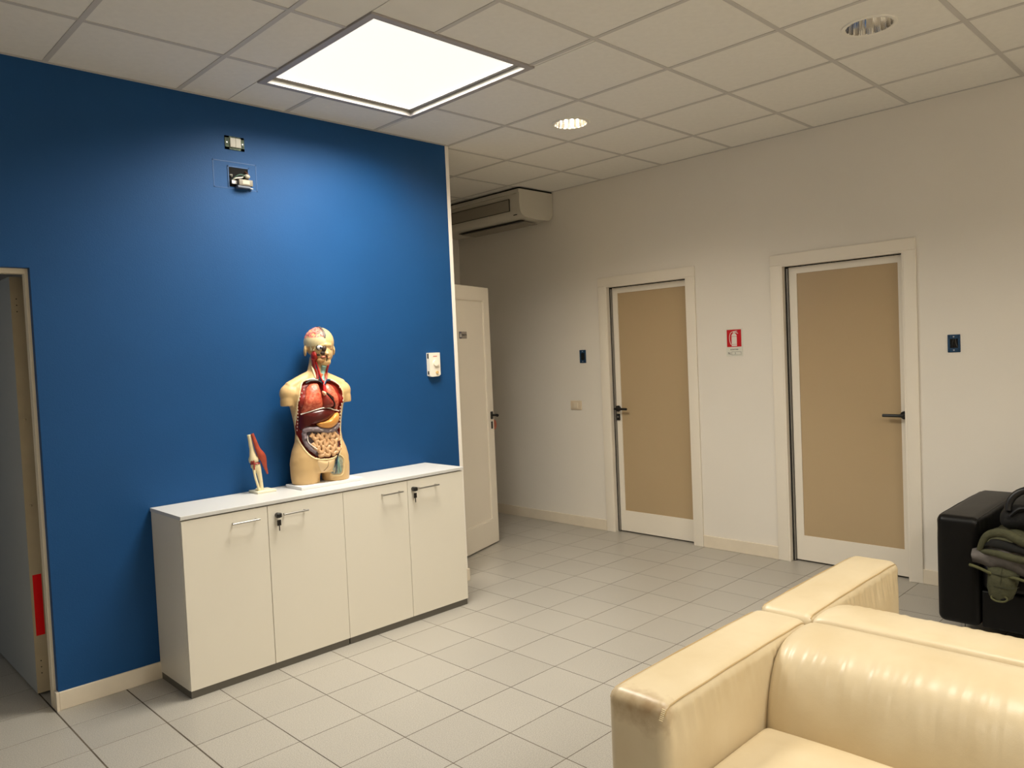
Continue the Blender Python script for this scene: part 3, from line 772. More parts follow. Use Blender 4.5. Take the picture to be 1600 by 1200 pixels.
# ------------------------------------------------------------ torso model
exec_torso = True
TX, TY, TZ = 1.215, -.190, ZC+.019
tor = root('anatomical_torso', (TX, TY, ZC), math.radians(-9), 'life-size human torso model with open chest and visible organs on a white plinth', 'anatomical model', local=True)
Z0 = .019      # local height of the cut thighs
M_skin = mat('torso_skin', (218, 182, 128), .38, .05, 6, spec=.45)
M_rimc = mat('torso_rim_cream', (240, 218, 168), .4)
M_cav = mat('torso_cavity_red', (150, 34, 20), .4, .3, 20, .2, 60)
plg = G().rbox((-.175, -.095, 0), (.215, .080, Z0-.0005), .003, (1, 1, 1), 2)
rz = Matrix.Rotation(math.radians(9), 4, 'Z')
plg.v = [rz @ v for v in plg.v]
obj('plinth', plg, mat('plinth_white', (232, 232, 232), .4), tor, True)

def ringz(z, rx, ry, cx=0, cy=0, e=2.3, n=40):
    out = []
    for k in range(n):
        a = 2*PI*k/n; c_, s_ = math.cos(a), math.sin(a)
        out.append(Vector((cx+rx*math.copysign(abs(c_)**(2/e), c_), cy+ry*math.copysign(abs(s_)**(2/e), s_), z)))
    return out
tg = G()
tg.loft([ringz(*q) for q in ((.055, .160, .088), (.09, .166, .100), (.13, .166, .104), (.18, .154, .100), (.23, .134, .094), (.28, .128, .090), (.34, .134, .092), (.40, .145, .098), (.46, .158, .103), (.50, .160, .098), (.535, .140, .084), (.562, .100, .070), (.585, .068, .060), (.62, .052, .054, .012, .004), (.665, .050, .056, .024, .008), (.70, .050, .060, .032, .012))])
for s in (-1, 1):
    tg.loft([ringz(z, rx, ry, s*cx, 0, 2.1) for z, rx, ry, cx in ((0, .074, .080, .088), (.04, .078, .086, .088), (.09, .083, .094, .084), (.15, .082, .096, .074), (.21, .066, .088, .062), (.26, .04, .07, .05))])
    tg.ell((s*.146, .006, .502), (.060, .058, .058), 24, 16)
    tg.loft([ringz(z, rx, ry, s*cx, .004, 2.0) for z, rx, ry, cx in ((.436, .036, .046, .168), (.47, .042, .050, .162), (.51, .042, .050, .152))])
    tg.tube([(s*.02, .004, .590), (s*.075, .004, .566), (s*.150, .004, .525)], [.040, .040, .044], 14)
    tg.ell((s*.070, -.075, .455), (.060, .028, .045), 20, 12)     # chest
    tg.ell((s*.075, .070, .10), (.075, .045, .07), 20, 12)        # buttocks
tg.loft([ringz(z, rx, ry, 0, cy, 2) for z, rx, ry, cy in ((.53, .115, .05, 0), (.57, .085, .045, .0), (.60, .058, .045, .005))])
def remesh(g_, vox, iters=8):
    me = g_.mesh('tmp', M_skin); o = bpy.data.objects.new('tmp', me); COL.objects.link(o)
    md = o.modifiers.new('r', 'REMESH'); md.mode = 'VOXEL'; md.voxel_size = vox
    if iters:
        sm = o.modifiers.new('s', 'SMOOTH'); sm.factor = .5; sm.iterations = iters
    ev = o.evaluated_get(bpy.context.evaluated_depsgraph_get()); m2 = bpy.data.meshes.new_from_object(ev)
    bpy.data.objects.remove(o); return m2
# head, turned a little towards the room
HC = Vector((.040, .008, .757))
hg = G()
hg.ell((0, .012, .022), (.076, .094, .082), 32, 20)      # cranium
hg.ell((0, -.018, -.035), (.058, .066, .062), 28, 18)     # face
hg.ell((0, -.048, -.082), (.034, .034, .026), 20, 12)     # chin
hg.ell((0, -.076, -.028), (.012, .016, .022), 12, 8)      # nose
hg.ell((0, -.090, -.040), (.012, .012, .009), 12, 8)
hg.tube([(-.032, -.068, .004), (0, -.082, .006), (.032, -.068, .004)], .010, 8)   # brow
hg.tube([(-.018, -.072, -.062), (0, -.080, -.064), (.018, -.072, -.062)], .0065, 8)   # lips
for s in (-1, 1):
    hg.ell((s*.029, -.064, -.010), (.012, .008, .007), 12, 8)
    hg.ell((s*.080, .012, -.022), (.007, .018, .030), 12, 10)
Rh = Matrix.Rotation(math.radians(1), 4, 'Z')
HS = 1.06
tg.add([HC+(Rh @ v)*HS for v in hg.v], hg.f)
body = remesh(tg, .0045, 9)
for v in body.vertices: v.co.z += 0
bvh = BVHTree.FromPolygons([v.co.copy() for v in body.vertices], [tuple(p.vertices) for p in body.polygons])
def FYs(x, z, d=-.05):
    h = bvh.ray_cast(Vector((x, -1, z)), Vector((0, 1, 0)))
    return h[0].y if h[0] is not None else d
CAV = [(-.085, .564), (-.125, .475), (-.131, .416), (-.131, .308), (-.122, .236), (-.097, .178), (-.061, .147), (-.010, .136), (.051, .139), (.087, .173), (.103, .258), (.112, .354), (.116, .409), (.128, .490), (.112, .539), (.072, .562), (0, .572)]
cav = spline([(a, b, 0) for a, b in CAV], 4, True)
def radial(poly, cx, cz):
    ang = sorted((math.atan2(p[1]-cz, p[0]-cx), math.hypot(p[0]-cx, p[1]-cz)) for p in poly)
    def R(a):
        for k in range(len(ang)):
            a0, r_0 = ang[k-1]; a1, r1 = ang[k]
            if k == 0: a0 -= 2*PI
            if a0 <= a <= a1: return r_0+(r1-r_0)*(a-a0)/max(1e-6, a1-a0)
        a0, r_0 = ang[-1]; a1, r1 = ang[0]; return r_0+(r1-r_0)*(a-a0)/max(1e-6, a1+2*PI-a0)
    return R
Rc = radial([(p.x, p.y) for p in cav], 0, .35)
body.materials.clear()
for x in (M_skin, M_rimc, M_cav): body.materials.append(x)
sval = {}
for v in body.vertices:
    x, y_, z = v.co
    if y_ < 0 and .12 < z < .59:
        r = math.hypot(x, z-.35); s_ = r/Rc(math.atan2(z-.35, x)); sval[v.index] = (s_, r)
        edge = Rc(math.atan2(z-.35, x))-r
        if edge > 0: v.co.y += .030*min(1, edge/.006)
        elif edge > -.012: v.co.y -= .0035*(1-abs(edge+.006)/.006)
for p in body.polygons:
    ss = [sval.get(i) for i in p.vertices]
    if all(q is not None for q in ss):
        ed = sum(Rc(math.atan2(body.vertices[i].co.z-.35, body.vertices[i].co.x))-sval[i][1] for i in p.vertices)/len(ss)
        p.material_index = 2 if ed > .0 else (1 if ed > -.007 else 0)
    c_ = p.center
    if c_.z < .004: p.material_index = 0
body.shade_smooth()
body.transform(Matrix.Translation((0, 0, Z0)))
tb = link('body', body, tor)
def lz(pts): return [(a, b, c+Z0) for a, b, c in pts]
def pillow(poly, T, off, n=5, cx=None, rough=0, sm=4):
    """domed organ over an outline (x, z): its rim sits at depth off behind the skin surface"""
    P = spline([(a, b, 0) for a, b in poly], sm, True)
    c0 = Vector((sum(p.x for p in P)/len(P), sum(p.y for p in P)/len(P), 0)); N = len(P); g = G(); vs = []
    for k in range(n, 0, -1):
        s_ = math.sin(PI/2*k/n) if k < n else 1.0
        for p in P:
            q = c0+(p-c0)*s_; y_ = FYs(q.x, q.y)+off-T*math.sqrt(max(0, 1-s_**2.4))
            if rough: y_ += rough*noise.noise(Vector((q.x*70, q.y*70, 3)))
            vs.append(Vector((q.x, y_, q.y+Z0)))
    vs.append(Vector((c0.x, FYs(c0.x, c0.y)+off-T, c0.y+Z0)))
    back = [Vector((p.x, FYs(p.x, p.y)+off+.006, p.y+Z0)) for p in P]
    b0 = len(vs); vs += back
    fs = []
    for r in range(n-1):
        fs += [(r*N+k, r*N+(k+1) % N, (r+1)*N+(k+1) % N, (r+1)*N+k) for k in range(N)]
    fs += [((n-1)*N+k, (n-1)*N+(k+1) % N, n*N) for k in range(N)]
    fs += [(k, b0+k, b0+(k+1) % N, (k+1) % N) for k in range(N)]+[tuple(b0+k for k in range(N))]
    return g.add(vs, fs)
def org(name, g, m_, parent=None): return obj(name, g, m_, parent or tor, True, 60)
M_lung = mat('lung_mottled', (232, 130, 96), .35, 0, 70, .5, 90, col2=(196, 66, 44))
M_liver = mat('liver_maroon', (92, 22, 18), .22, .25, 12)
M_stom = mat('stomach_yellow', (240, 168, 84), .3, .12, 14)
M_heart = mat('heart_red', (150, 56, 46), .28, .3, 30)
M_fat = mat('fat_cream', (240, 200, 160), .4)
M_gut = mat('gut_tan', (222, 176, 130), .32, .15, 60)
M_col = mat('colon_grey', (140, 124, 130), .35, .3, 60)
M_wht = mat('organ_white', (236, 226, 214), .4)
M_ven = mat('vein_blue', (36, 66, 92), .3); M_art = mat('artery_red', (186, 28, 30), .3)
M_teal = mat('cartilage_teal', (150, 196, 184), .35, .2, 50)
M_or = mat('gland_orange', (196, 104, 50), .4, .3, 60)
org('lung', pillow([(-.014, .552), (-.007, .514), (0, .466), (-.003, .414), (-.07, .400), (-.108, .390), (-.101, .45), (-.088, .496), (-.070, .535), (-.045, .553)], .024, .018, 7, rough=.002), M_lung)
org('lung', pillow([(.019, .531), (.035, .549), (.062, .540), (.084, .507), (.094, .458), (.092, .398), (.068, .408), (.059, .433), (.058, .462), (.022, .498)], .024, .018, 7, rough=.002), M_lung)
hh = org('heart', pillow([(.003, .504), (.022, .493), (.058, .446), (.061, .419), (.027, .412), (-.002, .419)], .030, .012, 6), M_heart)
org('heart_fat', pillow([(-.004, .508), (.012, .506), (.016, .490), (.004, .484)], .014, -.006, 3), M_fat, hh)
org('coronary_line', G().tube(spline([(a, FYs(a, b)-.004, b+Z0) for a, b in ((.020, .498), (.050, .466), (.064, .432), (.058, .412))], 4), .0035, 6), M_dark, hh)
org('liver', pillow([(-.118, .387), (-.08, .399), (-.003, .412), (.047, .405), (.076, .386), (.040, .352), (-.017, .333), (-.083, .320), (-.116, .300), (-.122, .345)], .030, .014, 8), M_liver)
org('diaphragm_edge', G().tube(spline([(a, FYs(a, b)+.001, b+Z0) for a, b in ((-.118, .388), (-.07, .402), (-.003, .416), (.035, .412), (.058, .402), (.096, .392))], 4), .0035, 8), M_wht)
org('stomach', pillow([(.068, .380), (.094, .380), (.100, .346), (.072, .315), (.028, .300), (-.022, .310), (-.040, .332), (.004, .340), (.038, .356)], .032, .004, 7), M_stom)
def gtube(pts, r, off, n=8, lump=0):
    P = spline([(a, b, 0) for a, b in pts], 6); out = []; rr = []
    for i, p in enumerate(P): out.append((p.x, FYs(p.x, p.y)+off, p.y+Z0)); rr.append(r*(1+lump*math.sin(i*1.5)))
    return G().tube(out, rr, n)
c1_ = org('colon', gtube([(-.098, .250), (-.102, .280), (-.090, .302), (-.040, .300), (.030, .288), (.070, .300), (.090, .318)], .0150, .003, 12, .09), M_col)
org('colon_band', gtube([(-.090, .302), (-.040, .300), (.030, .288), (.088, .310)], .0028, -.009, 6), M_wht, c1_)
c2_ = org('colon', gtube([(-.102, .285), (-.101, .245), (-.084, .205), (-.055, .175)], .0135, .008, 12, .09), M_col)
org('colon_band', gtube([(-.092, .270), (-.090, .232), (-.052, .192)], .0028, -.008, 6), M_wht, c2_)
pts = []
rows = [(.259, -.074, .086), (.222, .086, -.064), (.186, -.050, .082), (.160, .070, -.036)]
for q, (zc, xa_, xb_) in enumerate(rows):
    nlo = (5, 5, 4, 3)[q]
    for k in range(nlo*4+1):
        u_ = k/(nlo*4); x_ = xa_+(xb_-xa_)*u_
        pts.append((x_+.006*math.sin(k*2.1), zc+(.0155 if q < 3 else .008)*math.sin(2*PI*k/4)+.003*math.sin(k*.9+q)))
org('small_intestine', gtube(pts, .0112, .004, 10), M_gut)
org('intestine_backing', pillow([(-.085, .285), (.09, .285), (.088, .18), (.04, .145), (-.04, .148), (-.062, .18)], .004, .018, 4), M_col)
org('pubic_skin', pillow([(-.055, .132), (-.034, .064), (-.012, .058), (.030, .078), (.052, .130), (0, .124)], .010, .003, 4), mat('skin_pale', (232, 200, 152), .4))
org('pelvic_rim', G().tube(spline([(a, FYs(a, b)-.001, b+Z0) for a, b in ((-.058, .140), (-.02, .131), (.03, .132), (.060, .142))], 4), .0035, 8), M_rimc)
org('skin_fold', G().tube(spline([(a, FYs(a, b)-.0075, b+Z0) for a, b in ((.008, .118), (.004, .095), (-.006, .080), (-.020, .068))], 4), .0012, 6), mat('fold_brown', (110, 76, 46), .6))
win = org('thigh_window', pillow([(.066, .148), (.100, .120), (.094, .043), (.062, .034), (.036, .040), (.034, .075)], .004, .0015, 4), mat('fascia_grey', (168, 168, 148), .5, .35, 60))
org('window_rim', G().tube(spline([(a, FYs(a, b)-.002, b+Z0) for a, b in ((.070, .152), (.104, .122), (.098, .040), (.062, .030), (.032, .037))], 5), .0028, 6), M_rimc, win)
for a0, a1 in ((.040, .05), (.056, .045), (.070, .045), (.084, .05)):
    org('nerve', G().tube(spline([(x_, FYs(x_, z_)-.004, z_+Z0) for x_, z_ in ((.066, .140), ((a0+.062)/2, .10), (a0, a1))], 4), [.004]*3+[.003]*6, 6), M_ven if a0 < .06 else M_teal, win)
org('groin_vessel', G().tube(spline([(x_, FYs(x_, z_)-.004, z_+Z0) for x_, z_ in ((.078, .168), (.070, .150), (.058, .130), (.050, .118))], 4), .004, 6), mat('vessel_dark', (34, 30, 36), .3))
# rib ends along the opening
g = G()
for k in range(13):
    z_ = .30+k*.0185
    for s_ in (-1, 1):
        a_ = math.atan2(z_-.35, s_*.2); R_ = Rc(math.atan2(z_-.35, s_*.12)); x_ = s_*math.sqrt(max(0, R_**2-(z_-.35)**2))*.965
        g.ell((x_, FYs(x_, z_)+.004, z_+Z0), (.0025, .003, .0055), 8, 6)
o = org('rib_ends', g, M_wht); o['kind'] = 'stuff'
# neck and throat
def ft(pts, r, off=0, n=8): return G().tube(spline([(x_, FYs(x_, z_, -.045)+off, z_+Z0) for x_, z_ in pts], 5), r, n)
org('windpipe', ft([(.030, .650), (.028, .622), (.020, .59), (.014, .562)], .014, .004, 12), M_teal)
org('thyroid', pillow([(.004, .612), (.024, .606), (.046, .612), (.046, .585), (.022, .578), (.0, .585)], .010, .0, 4), M_or)
org('throat_muscle', ft([(-.022, .690), (-.014, .650), (-.006, .61), (-.016, .575)], .012, .004), mat('muscle_dark_red', (150, 30, 24), .4, .3, 60))
org('neck_artery', ft([(.052, .650), (.050, .61), (.036, .575), (.016, .55), (.014, .53)], .0055, -.004), M_art)
org('neck_artery', ft([(-.008, .672), (-.002, .63), (.004, .585), (.014, .555)], .0045, -.009), M_art)
org('neck_vein', ft([(-.012, .660), (-.006, .62), (.0, .58), (.012, .552), (.018, .535)], .0062, -.001), M_ven)
org('neck_vein', ft([(.018, .545), (.034, .566), (.060, .566)], .0075, -.002), M_ven)
org('neck_vein', ft([(.012, .550), (-.012, .566), (-.050, .568), (-.078, .556)], .0045, .000), mat('vein_dark', (40, 48, 50), .4))
org('collar_bone', ft([(-.070, .572), (-.040, .577), (-.012, .572)], .0045, -.001), M_wht)
org('collar_bone', ft([(.048, .574), (.075, .566), (.100, .552)], .0045, -.001), M_wht)
org('aorta', ft([(.014, .535), (.012, .518), (.010, .500)], .009, -.004), M_art)
org('neck_strap', ft([(-.026, .648), (-.024, .61), (-.022, .582)], .006, -.001), M_rimc)
# head dissection on one side (head frame turned by Rh)
def H_(p): return HC+(Rh @ Vector(p))*HS+Vector((0, 0, Z0))
def cap_patch(c, r, sel, scale=1.0, n=64, m_=40, rough=0, rs=60):
    """the part of an ellipsoid's shell for which sel(direction) holds, given thickness"""
    g = G(); idx = {}; vs = []
    def P(i, j, k):
        key = (i % n, j, k)
        if key in idx: return idx[key]
        f = -PI/2+PI*j/m_; q = 2*PI*(i % n)/n
        d = Vector((math.cos(f)*math.cos(q), math.cos(f)*math.sin(q), math.sin(f)))
        s_ = scale if k else scale*.90
        if k and rough: s_ += rough*(noise.noise(d*rs*.12+Vector((5, 1, 2)))+.5*abs(noise.noise(d*rs*.25)))
        v = Vector((c[0]+r[0]*d.x*s_, c[1]+r[1]*d.y*s_, c[2]+r[2]*d.z*s_)); vs.append(H_(v)); idx[key] = len(vs)-1
        return idx[key]
    cells_ = set()
    for i in range(n):
        for j in range(1, m_-1):
            f = -PI/2+PI*(j+.5)/m_; q = 2*PI*(i+.5)/n
            if sel(Vector((math.cos(f)*math.cos(q), math.cos(f)*math.sin(q), math.sin(f)))): cells_.add((i, j))
    fs = []
    for (i, j) in cells_:
        fs.append((P(i, j, 1), P(i+1, j, 1), P(i+1, j+1, 1), P(i, j+1, 1)))
        for (di, dj, e0, e1) in ((-1, 0, (i, j), (i, j+1)), (1, 0, (i+1, j), (i+1, j+1)), (0, -1, (i, j), (i+1, j)), (0, 1, (i, j+1), (i+1, j+1))):
            if ((i+di) % n, j+dj) not in cells_: fs.append((P(*e0, 1), P(*e1, 1), P(*e1, 0), P(*e0, 0)))
    return g.add(vs, fs)
cc, rr_ = (0, .012, .022), (.076, .094, .082)
M_brain = mat('brain_pink', (236, 156, 138), .35, 0, 90, .8, 110, col2=(206, 84, 74))
M_skull = mat('skull_cream', (236, 218, 170), .4, .08, 30)
org('brain', cap_patch(cc, rr_, lambda d: d.x < -.08 and d.z > .30, 1.0, rough=.05, rs=60), M_brain)
org('skull', cap_patch(cc, rr_, lambda d: d.x < -.02 and -.22 < d.z <= .30 and d.y < .25, 1.02), M_skull)
org('skull_section', cap_patch(cc, rr_, lambda d: -.10 <= d.x < .03 and d.z > .28 and d.y < .9, 1.045, 96, 60), mat('bone_section_brown', (92, 78, 66), .5, .3, 60))
org('eye_socket', G().ell(H_((-.030, -.066, -.006)), (.021, .010, .0165), 16, 10), M_dark)
org('eyeball', G().ell(H_((-.030, -.072, -.006)), (.018, .012, .0130), 18, 12), mat('eye_white', (240, 238, 230), .5))
org('pupil', G().ell(H_((-.031, -.0835, -.008)), (.0070, .0035, .0070), 12, 8), mat('iris_navy', (22, 30, 48), .1))
g = G(); 
for p_ in ((( -.012, -.082, -.014), (.014, .010, .016)), ((-.014, -.078, -.036), (.020, .010, .012)), ((-.030, -.062, -.044), (.020, .010, .008))): g.ell(H_(p_[0]), p_[1], 14, 10)
org('nasal_cavity', g, mat('nasal_brown', (62, 40, 24), .6, .4, 60))
g = G().ell(H_((-.012, -.076, -.056)), (.020, .012, .007), 16, 8); org('tongue', g, mat('tongue_pink', (208, 128, 100), .3))
g = G().ell(H_((-.018, -.060, -.074)), (.030, .022, .018), 18, 12); org('jaw_tissue', g, mat('jaw_tan', (196, 146, 92), .4, .35, 60))
g = G().ell(H_((-.050, -.036, -.050)), (.016, .030, .030), 16, 12); org('jaw_muscle', g, mat('muscle_red_2', (166, 38, 26), .35, .3, 50))
g = G().tube([H_(q) for q in spline([(-.004, -.088, -.046), (.000, -.086, -.060), (-.002, -.078, -.080), (-.006, -.066, -.094)], 4)], .0028, 6); org('section_line', g, M_dark)
g = G().tube([H_(q) for q in spline([(-.046, -.052, .012), (-.050, -.050, -.010), (-.056, -.044, -.020)], 4)], .004, 6); org('cheek_bone', g, M_skull)
g = G().tube([H_((-.062, -.032, .030)), H_((-.062, -.030, -.020))], .006, 8); org('temple_edge', g, mat('temple_shade', (176, 166, 132), .5))
g = G().tube([H_((.020, -.074, -.014)), H_((.030, -.074, -.017)), H_((.040, -.066, -.013))], .0022, 6); org('closed_eyelid', g, mat('lid_brown', (150, 108, 66), .5))
g = G().tube([H_((.004, -.086, -.0625)), H_((.012, -.082, -.0615)), H_((.020, -.074, -.060))], .002, 6); org('lip_line', g, mat('lip_brown', (176, 96, 66), .5))

# ------------------------------------------------------------ sofas
def leather(name, col, col2, rough=.36, wr=.35, dark=False, scuff=None):
    m = bpy.data.materials.new(name); m.use_nodes = True
    n = m.node_tree.nodes; L = m.node_tree.links; b = n['Principled BSDF']
    tc = n.new('ShaderNodeTexCoord')
    n1 = n.new('ShaderNodeTexNoise'); n1.inputs['Scale'].default_value = 5; n1.inputs['Detail'].default_value = 6; L.new(tc.outputs['Object'], n1.inputs[0])
    c1 = n.new('ShaderNodeValToRGB'); c1.color_ramp.elements[0].position = .3; c1.color_ramp.elements[1].position = .7
    c1.color_ramp.elements[0].color = srgb(*col2); c1.color_ramp.elements[1].color = srgb(*col)
    L.new(n1.outputs['Fac'], c1.inputs[0]); L.new(c1.outputs[0], b.inputs['Base Color'])
    if scuff:      # rubbed dirt around one worn corner, broken up by noise
        vd = n.new('ShaderNodeVectorMath'); vd.operation = 'SUBTRACT'; L.new(tc.outputs['Object'], vd.inputs[0]); vd.inputs[1].default_value = scuff
        vs_ = n.new('ShaderNodeVectorMath'); vs_.operation = 'MULTIPLY'; L.new(vd.outputs[0], vs_.inputs[0]); vs_.inputs[1].default_value = (18, 6.5, 16)
        ln = n.new('ShaderNodeVectorMath'); ln.operation = 'LENGTH'; L.new(vs_.outputs[0], ln.inputs[0])
        nn = n.new('ShaderNodeTexNoise'); nn.inputs['Scale'].default_value = 34; nn.inputs['Detail'].default_value = 6; L.new(tc.outputs['Object'], nn.inputs[0])
        ad = n.new('ShaderNodeMath'); ad.operation = 'MULTIPLY_ADD'; L.new(nn.outputs['Fac'], ad.inputs[0]); ad.inputs[1].default_value = 1.5; L.new(ln.outputs['Value'], ad.inputs[2])
        mr = n.new('ShaderNodeMapRange'); mr.inputs[1].default_value = 1.85; mr.inputs[2].default_value = .75; mr.inputs[3].default_value = 0; mr.inputs[4].default_value = .8; L.new(ad.outputs[0], mr.inputs[0])
        mx = n.new('ShaderNodeMix'); mx.data_type = 'RGBA'; L.new(mr.outputs[0], mx.inputs['Factor']); L.new(c1.outputs[0], mx.inputs[6]); mx.inputs[7].default_value = srgb(160, 130, 92)
        L.new(mx.outputs[2], b.inputs['Base Color'])
    b.inputs['Roughness'].default_value = rough; b.inputs['Specular IOR Level'].default_value = .25 if dark else .5; b.inputs['Coat Weight'].default_value = .0 if dark else .13; b.inputs['Coat Roughness'].default_value = .25
    vo = n.new('ShaderNodeTexVoronoi'); vo.inputs['Scale'].default_value = 420; L.new(tc.outputs['Object'], vo.inputs['Vector'])
    n3 = n.new('ShaderNodeTexNoise'); n3.inputs['Scale'].default_value = 26; n3.inputs['Detail'].default_value = 4; L.new(tc.outputs['Object'], n3.inputs[0])
    ma = n.new('ShaderNodeMath'); ma.operation = 'MULTIPLY_ADD'; ma.inputs[1].default_value = .12; L.new(vo.outputs['Distance'], ma.inputs[0]); L.new(n3.outputs['Fac'], ma.inputs[2])
    bp = n.new('ShaderNodeBump'); bp.inputs['Strength'].default_value = wr; bp.inputs['Distance'].default_value = .002
    L.new(ma.outputs[0], bp.inputs['Height']); L.new(bp.outputs[0], b.inputs['Normal'])
    return m
M_cream = leather('cream_leather', (217, 201, 169), (207, 188, 152), .38)
M_seam = mat('cream_seam', (184, 158, 114), .5)
M_cream_worn = leather('cream_leather_worn', (217, 201, 169), (207, 188, 152), .38, scuff=(-.415, -.035, .530))
M_blk = leather('black_leather', (6, 5, 5), (4, 4, 4), .42, .25, True)
M_bseam = mat('black_seam', (10, 10, 10), .5)
def nz(x, s=0): return noise.noise(Vector((x, s, .3)))
def arm(x0, x1, y0, y1, z0, z1, inner, amp=1.0, hi=90):
    """arm block; inner = +1/-1: the side (y) that carries the gathered wrinkles"""
    def fn(p, q):
        p = p.copy()
        if q.z > .0:
            top = max(0, (q.z-.0)); 
        # crowned top
        if q.z > .7:
            p.z += .006*(1-q.x**2)*(1-q.y**2)-.006*max(0, abs(q.x)-.75)
        # gathered leather below the top seam on both long sides
        if abs(q.y) > .9 and q.z < .97:
            f = math.exp(-((p.z-(z1-.055))/.040)**2)
            p.y += math.copysign(1, q.y)*(-.0022*f+.0052*f*amp*nz(p.x*62+p.z*14, q.y))
            p.y += math.copysign(1, q.y)*.006*(1-q.x**2)*math.cos(q.z*1.4)*.5
        if abs(q.x) > .9: p.x += math.copysign(.004, q.x)*(1-q.y**2)*math.cos(q.z*1.3)
        p.z += .0016*nz(p.x*5, p.y*9) if q.z > .5 else 0
        return p
    return G().rbox((x0, y0, z0), (x1, y1, z1), .036, (hi, 10, 26), 6, fn)
def sofa(name, xf, sgn, ya, yb, label, M_, MS, arms_first=True, wrk=1.0, backdepth=.20, group=None, hi=100, leg_m=M_steel, feet=True):
    """two-seat block sofa; front at x=xf, depth .84 towards sgn*x; between y=ya (towards the blue wall) and y=yb"""
    D = .838; AW = .195; ZT_ = .636; ZB_ = .085
    t = root(name, ((xf+sgn*D/2), (ya+yb)/2, 0), 0, label, 'sofa', group)
    X = lambda d: xf+sgn*d
    for (y1_, y0_) in ((ya, ya-AW), (yb+AW, yb)):
        a = obj('armrest', arm(min(X(0), X(D)), max(X(0), X(D)), y0_, y1_, ZB_, ZT_, 1, wrk, hi if y1_ == ya else 30), M_, t, True, 60)
        g = G()
        e = .011
        for yy in (y0_+e, y1_-e):
            g.tube([(X(.012), yy, ZT_-.030), (X(.020), yy, ZT_-.018), (X(.036), yy, ZT_-.0105)]+[(X(.04+(D-.08)*k/20), yy, ZT_-.0090+.003*math.sin(PI*k/20)+.0006*math.sin(k)) for k in range(1, 20)]+[(X(D-.036), yy, ZT_-.0105), (X(D-.02), yy, ZT_-.018)], .0026, 6)
        obj('piping', g, MS, a, True)
    yi0, yi1 = yb+AW+.002, ya-AW-.002
    # back: rolled front face, gathered across the roll
    prof_ = [(D-.002, .10), (D-.002, .612), (D-.010, .628), (D-.026, .633)]
    xb0 = D-.235
    prof_ += [(D-.10, .6345), (D-.16, .630), (D-.195, .620), (D-.222, .603), (D-.243, .578), (D-.262, .54), (D-.285, .49), (D-.305, .44), (D-.322, .39), (D-.330, .33), (D-.32, .25), (D-.32, .10)]
    # the back splits into the carcass strip and one long cushion
    def strip(pr2, nm, par, div, amp):
        P = pr2; L_y = yi1-yi0; rings = []
        N = div
        for k in range(N+1):
            u_ = k/N; yy = yi0+L_y*u_; ring = []
            edge = min(u_, 1-u_)*L_y
            sh = -.020*math.exp(-edge/.018)                   # rounded ends
            for (d_, z_) in P:
                f = math.exp(-((z_-.565)/.045)**2)*(1 if d_ < D-.12 else 0)
                f2 = math.exp(-((z_-.45)/.09)**2)*(1 if d_ < D-.12 else 0)
                w_ = amp*(.0032*f*nz(yy*60, z_*6)+.0030*f2*nz(yy*18, z_*3+5)+.0035*f2*nz(yy*5, 9))
                f3 = math.exp(-((d_-(D-.245))/.040)**2)*(z_ > .5)
                zz = z_+(sh*.6 if z_ > .3 else 0)-(.004*amp*f*abs(nz(yy*7, 2)))+amp*f3*(.0042*nz(yy*52, 4)+.0030*nz(yy*23, 6))
                cxd = D-.12
                dd = d_+w_-(sh if d_ < cxd else 0)
                ring.append((X(dd), yy, zz))
            rings.append(ring)
        return G().loft(rings)
    CUT = D-.215
    R2 = [(D-.002, .10), (D-.002, .606), (D-.006, .622), (D-.018, .6335), (D-.05, .6375), (D-.10, .6385), (D-.15, .637), (D-.19, .6325),
          (D-.222, .624), (D-.250, .610), (D-.272, .591), (D-.290, .567), (D-.304, .540), (D-.316, .510), (D-.327, .475), (D-.335, .44), (D-.340, .40), (D-.342, .355), (D-.335, .30), (D-.33, .25), (D-.33, .10)]
    obj('backrest', strip(R2, 'c', t, 420 if hi > 60 else 120, wrk), M_, t, True, 50)
    # seat cushion(s)
    ys = [yi0, yi1] if yi1-yi0 < .9 else [yi0, (yi0+yi1)/2, yi1]
    for k in range(len(ys)-1):
        a_, b_ = ys[k]+.001, ys[k+1]-.001
        def fn(p, q):
            p = p.copy()
            if q.z > 0: p.z += .030*(1-abs(q.x)**2.5)*(1-abs(q.y)**2.5)-.012
            if abs(q.y) > .9: p.y -= math.copysign(.003, q.y)*(1-q.z**2)
            return p
        xs_ = sorted((X(.012), X(D-.336)))
        obj('seat_cushion', G().rbox((xs_[0], a_, .275), (xs_[1], b_, .425), .035, (20, 20, 4), 5, fn), M_, t, True, 60)
    xs_ = sorted((X(.018), X(D-.334)))
    obj('seat_base', G().rbox((xs_[0], yi0, .088), (xs_[1], yi1, .274), .010, (2, 2, 2), 3), M_, t, True, 60)
    for dx in (.07, D-.07):
        for yy in (ya-.10, yb+.10):
            g = G().tube([(X(dx), yy, 0), (X(dx), yy, ZB_+.005)], .011, 12); g.tube([(X(dx), yy, 0), (X(dx), yy, .006)], .022, 16)
            obj('leg', g, leg_m, t, True)
    return t
YA = -2.722
s1 = sofa('leather_sofa', .568, 1, YA, YA-1.66, 'cream leather sofa nearest the viewer, its seat turned to the cabinet side', M_cream, M_seam)
s2 = sofa('leather_sofa', 2.262, -1, YA+.004, YA-1.656, 'cream leather sofa standing back to back with the nearer one, facing the two doors', M_cream, M_seam)
s3 = sofa('leather_sofa', 3.228, 1, -2.758, -4.42, 'black leather sofa against the white wall with a jacket on it', M_blk, M_bseam, wrk=.5, hi=40)
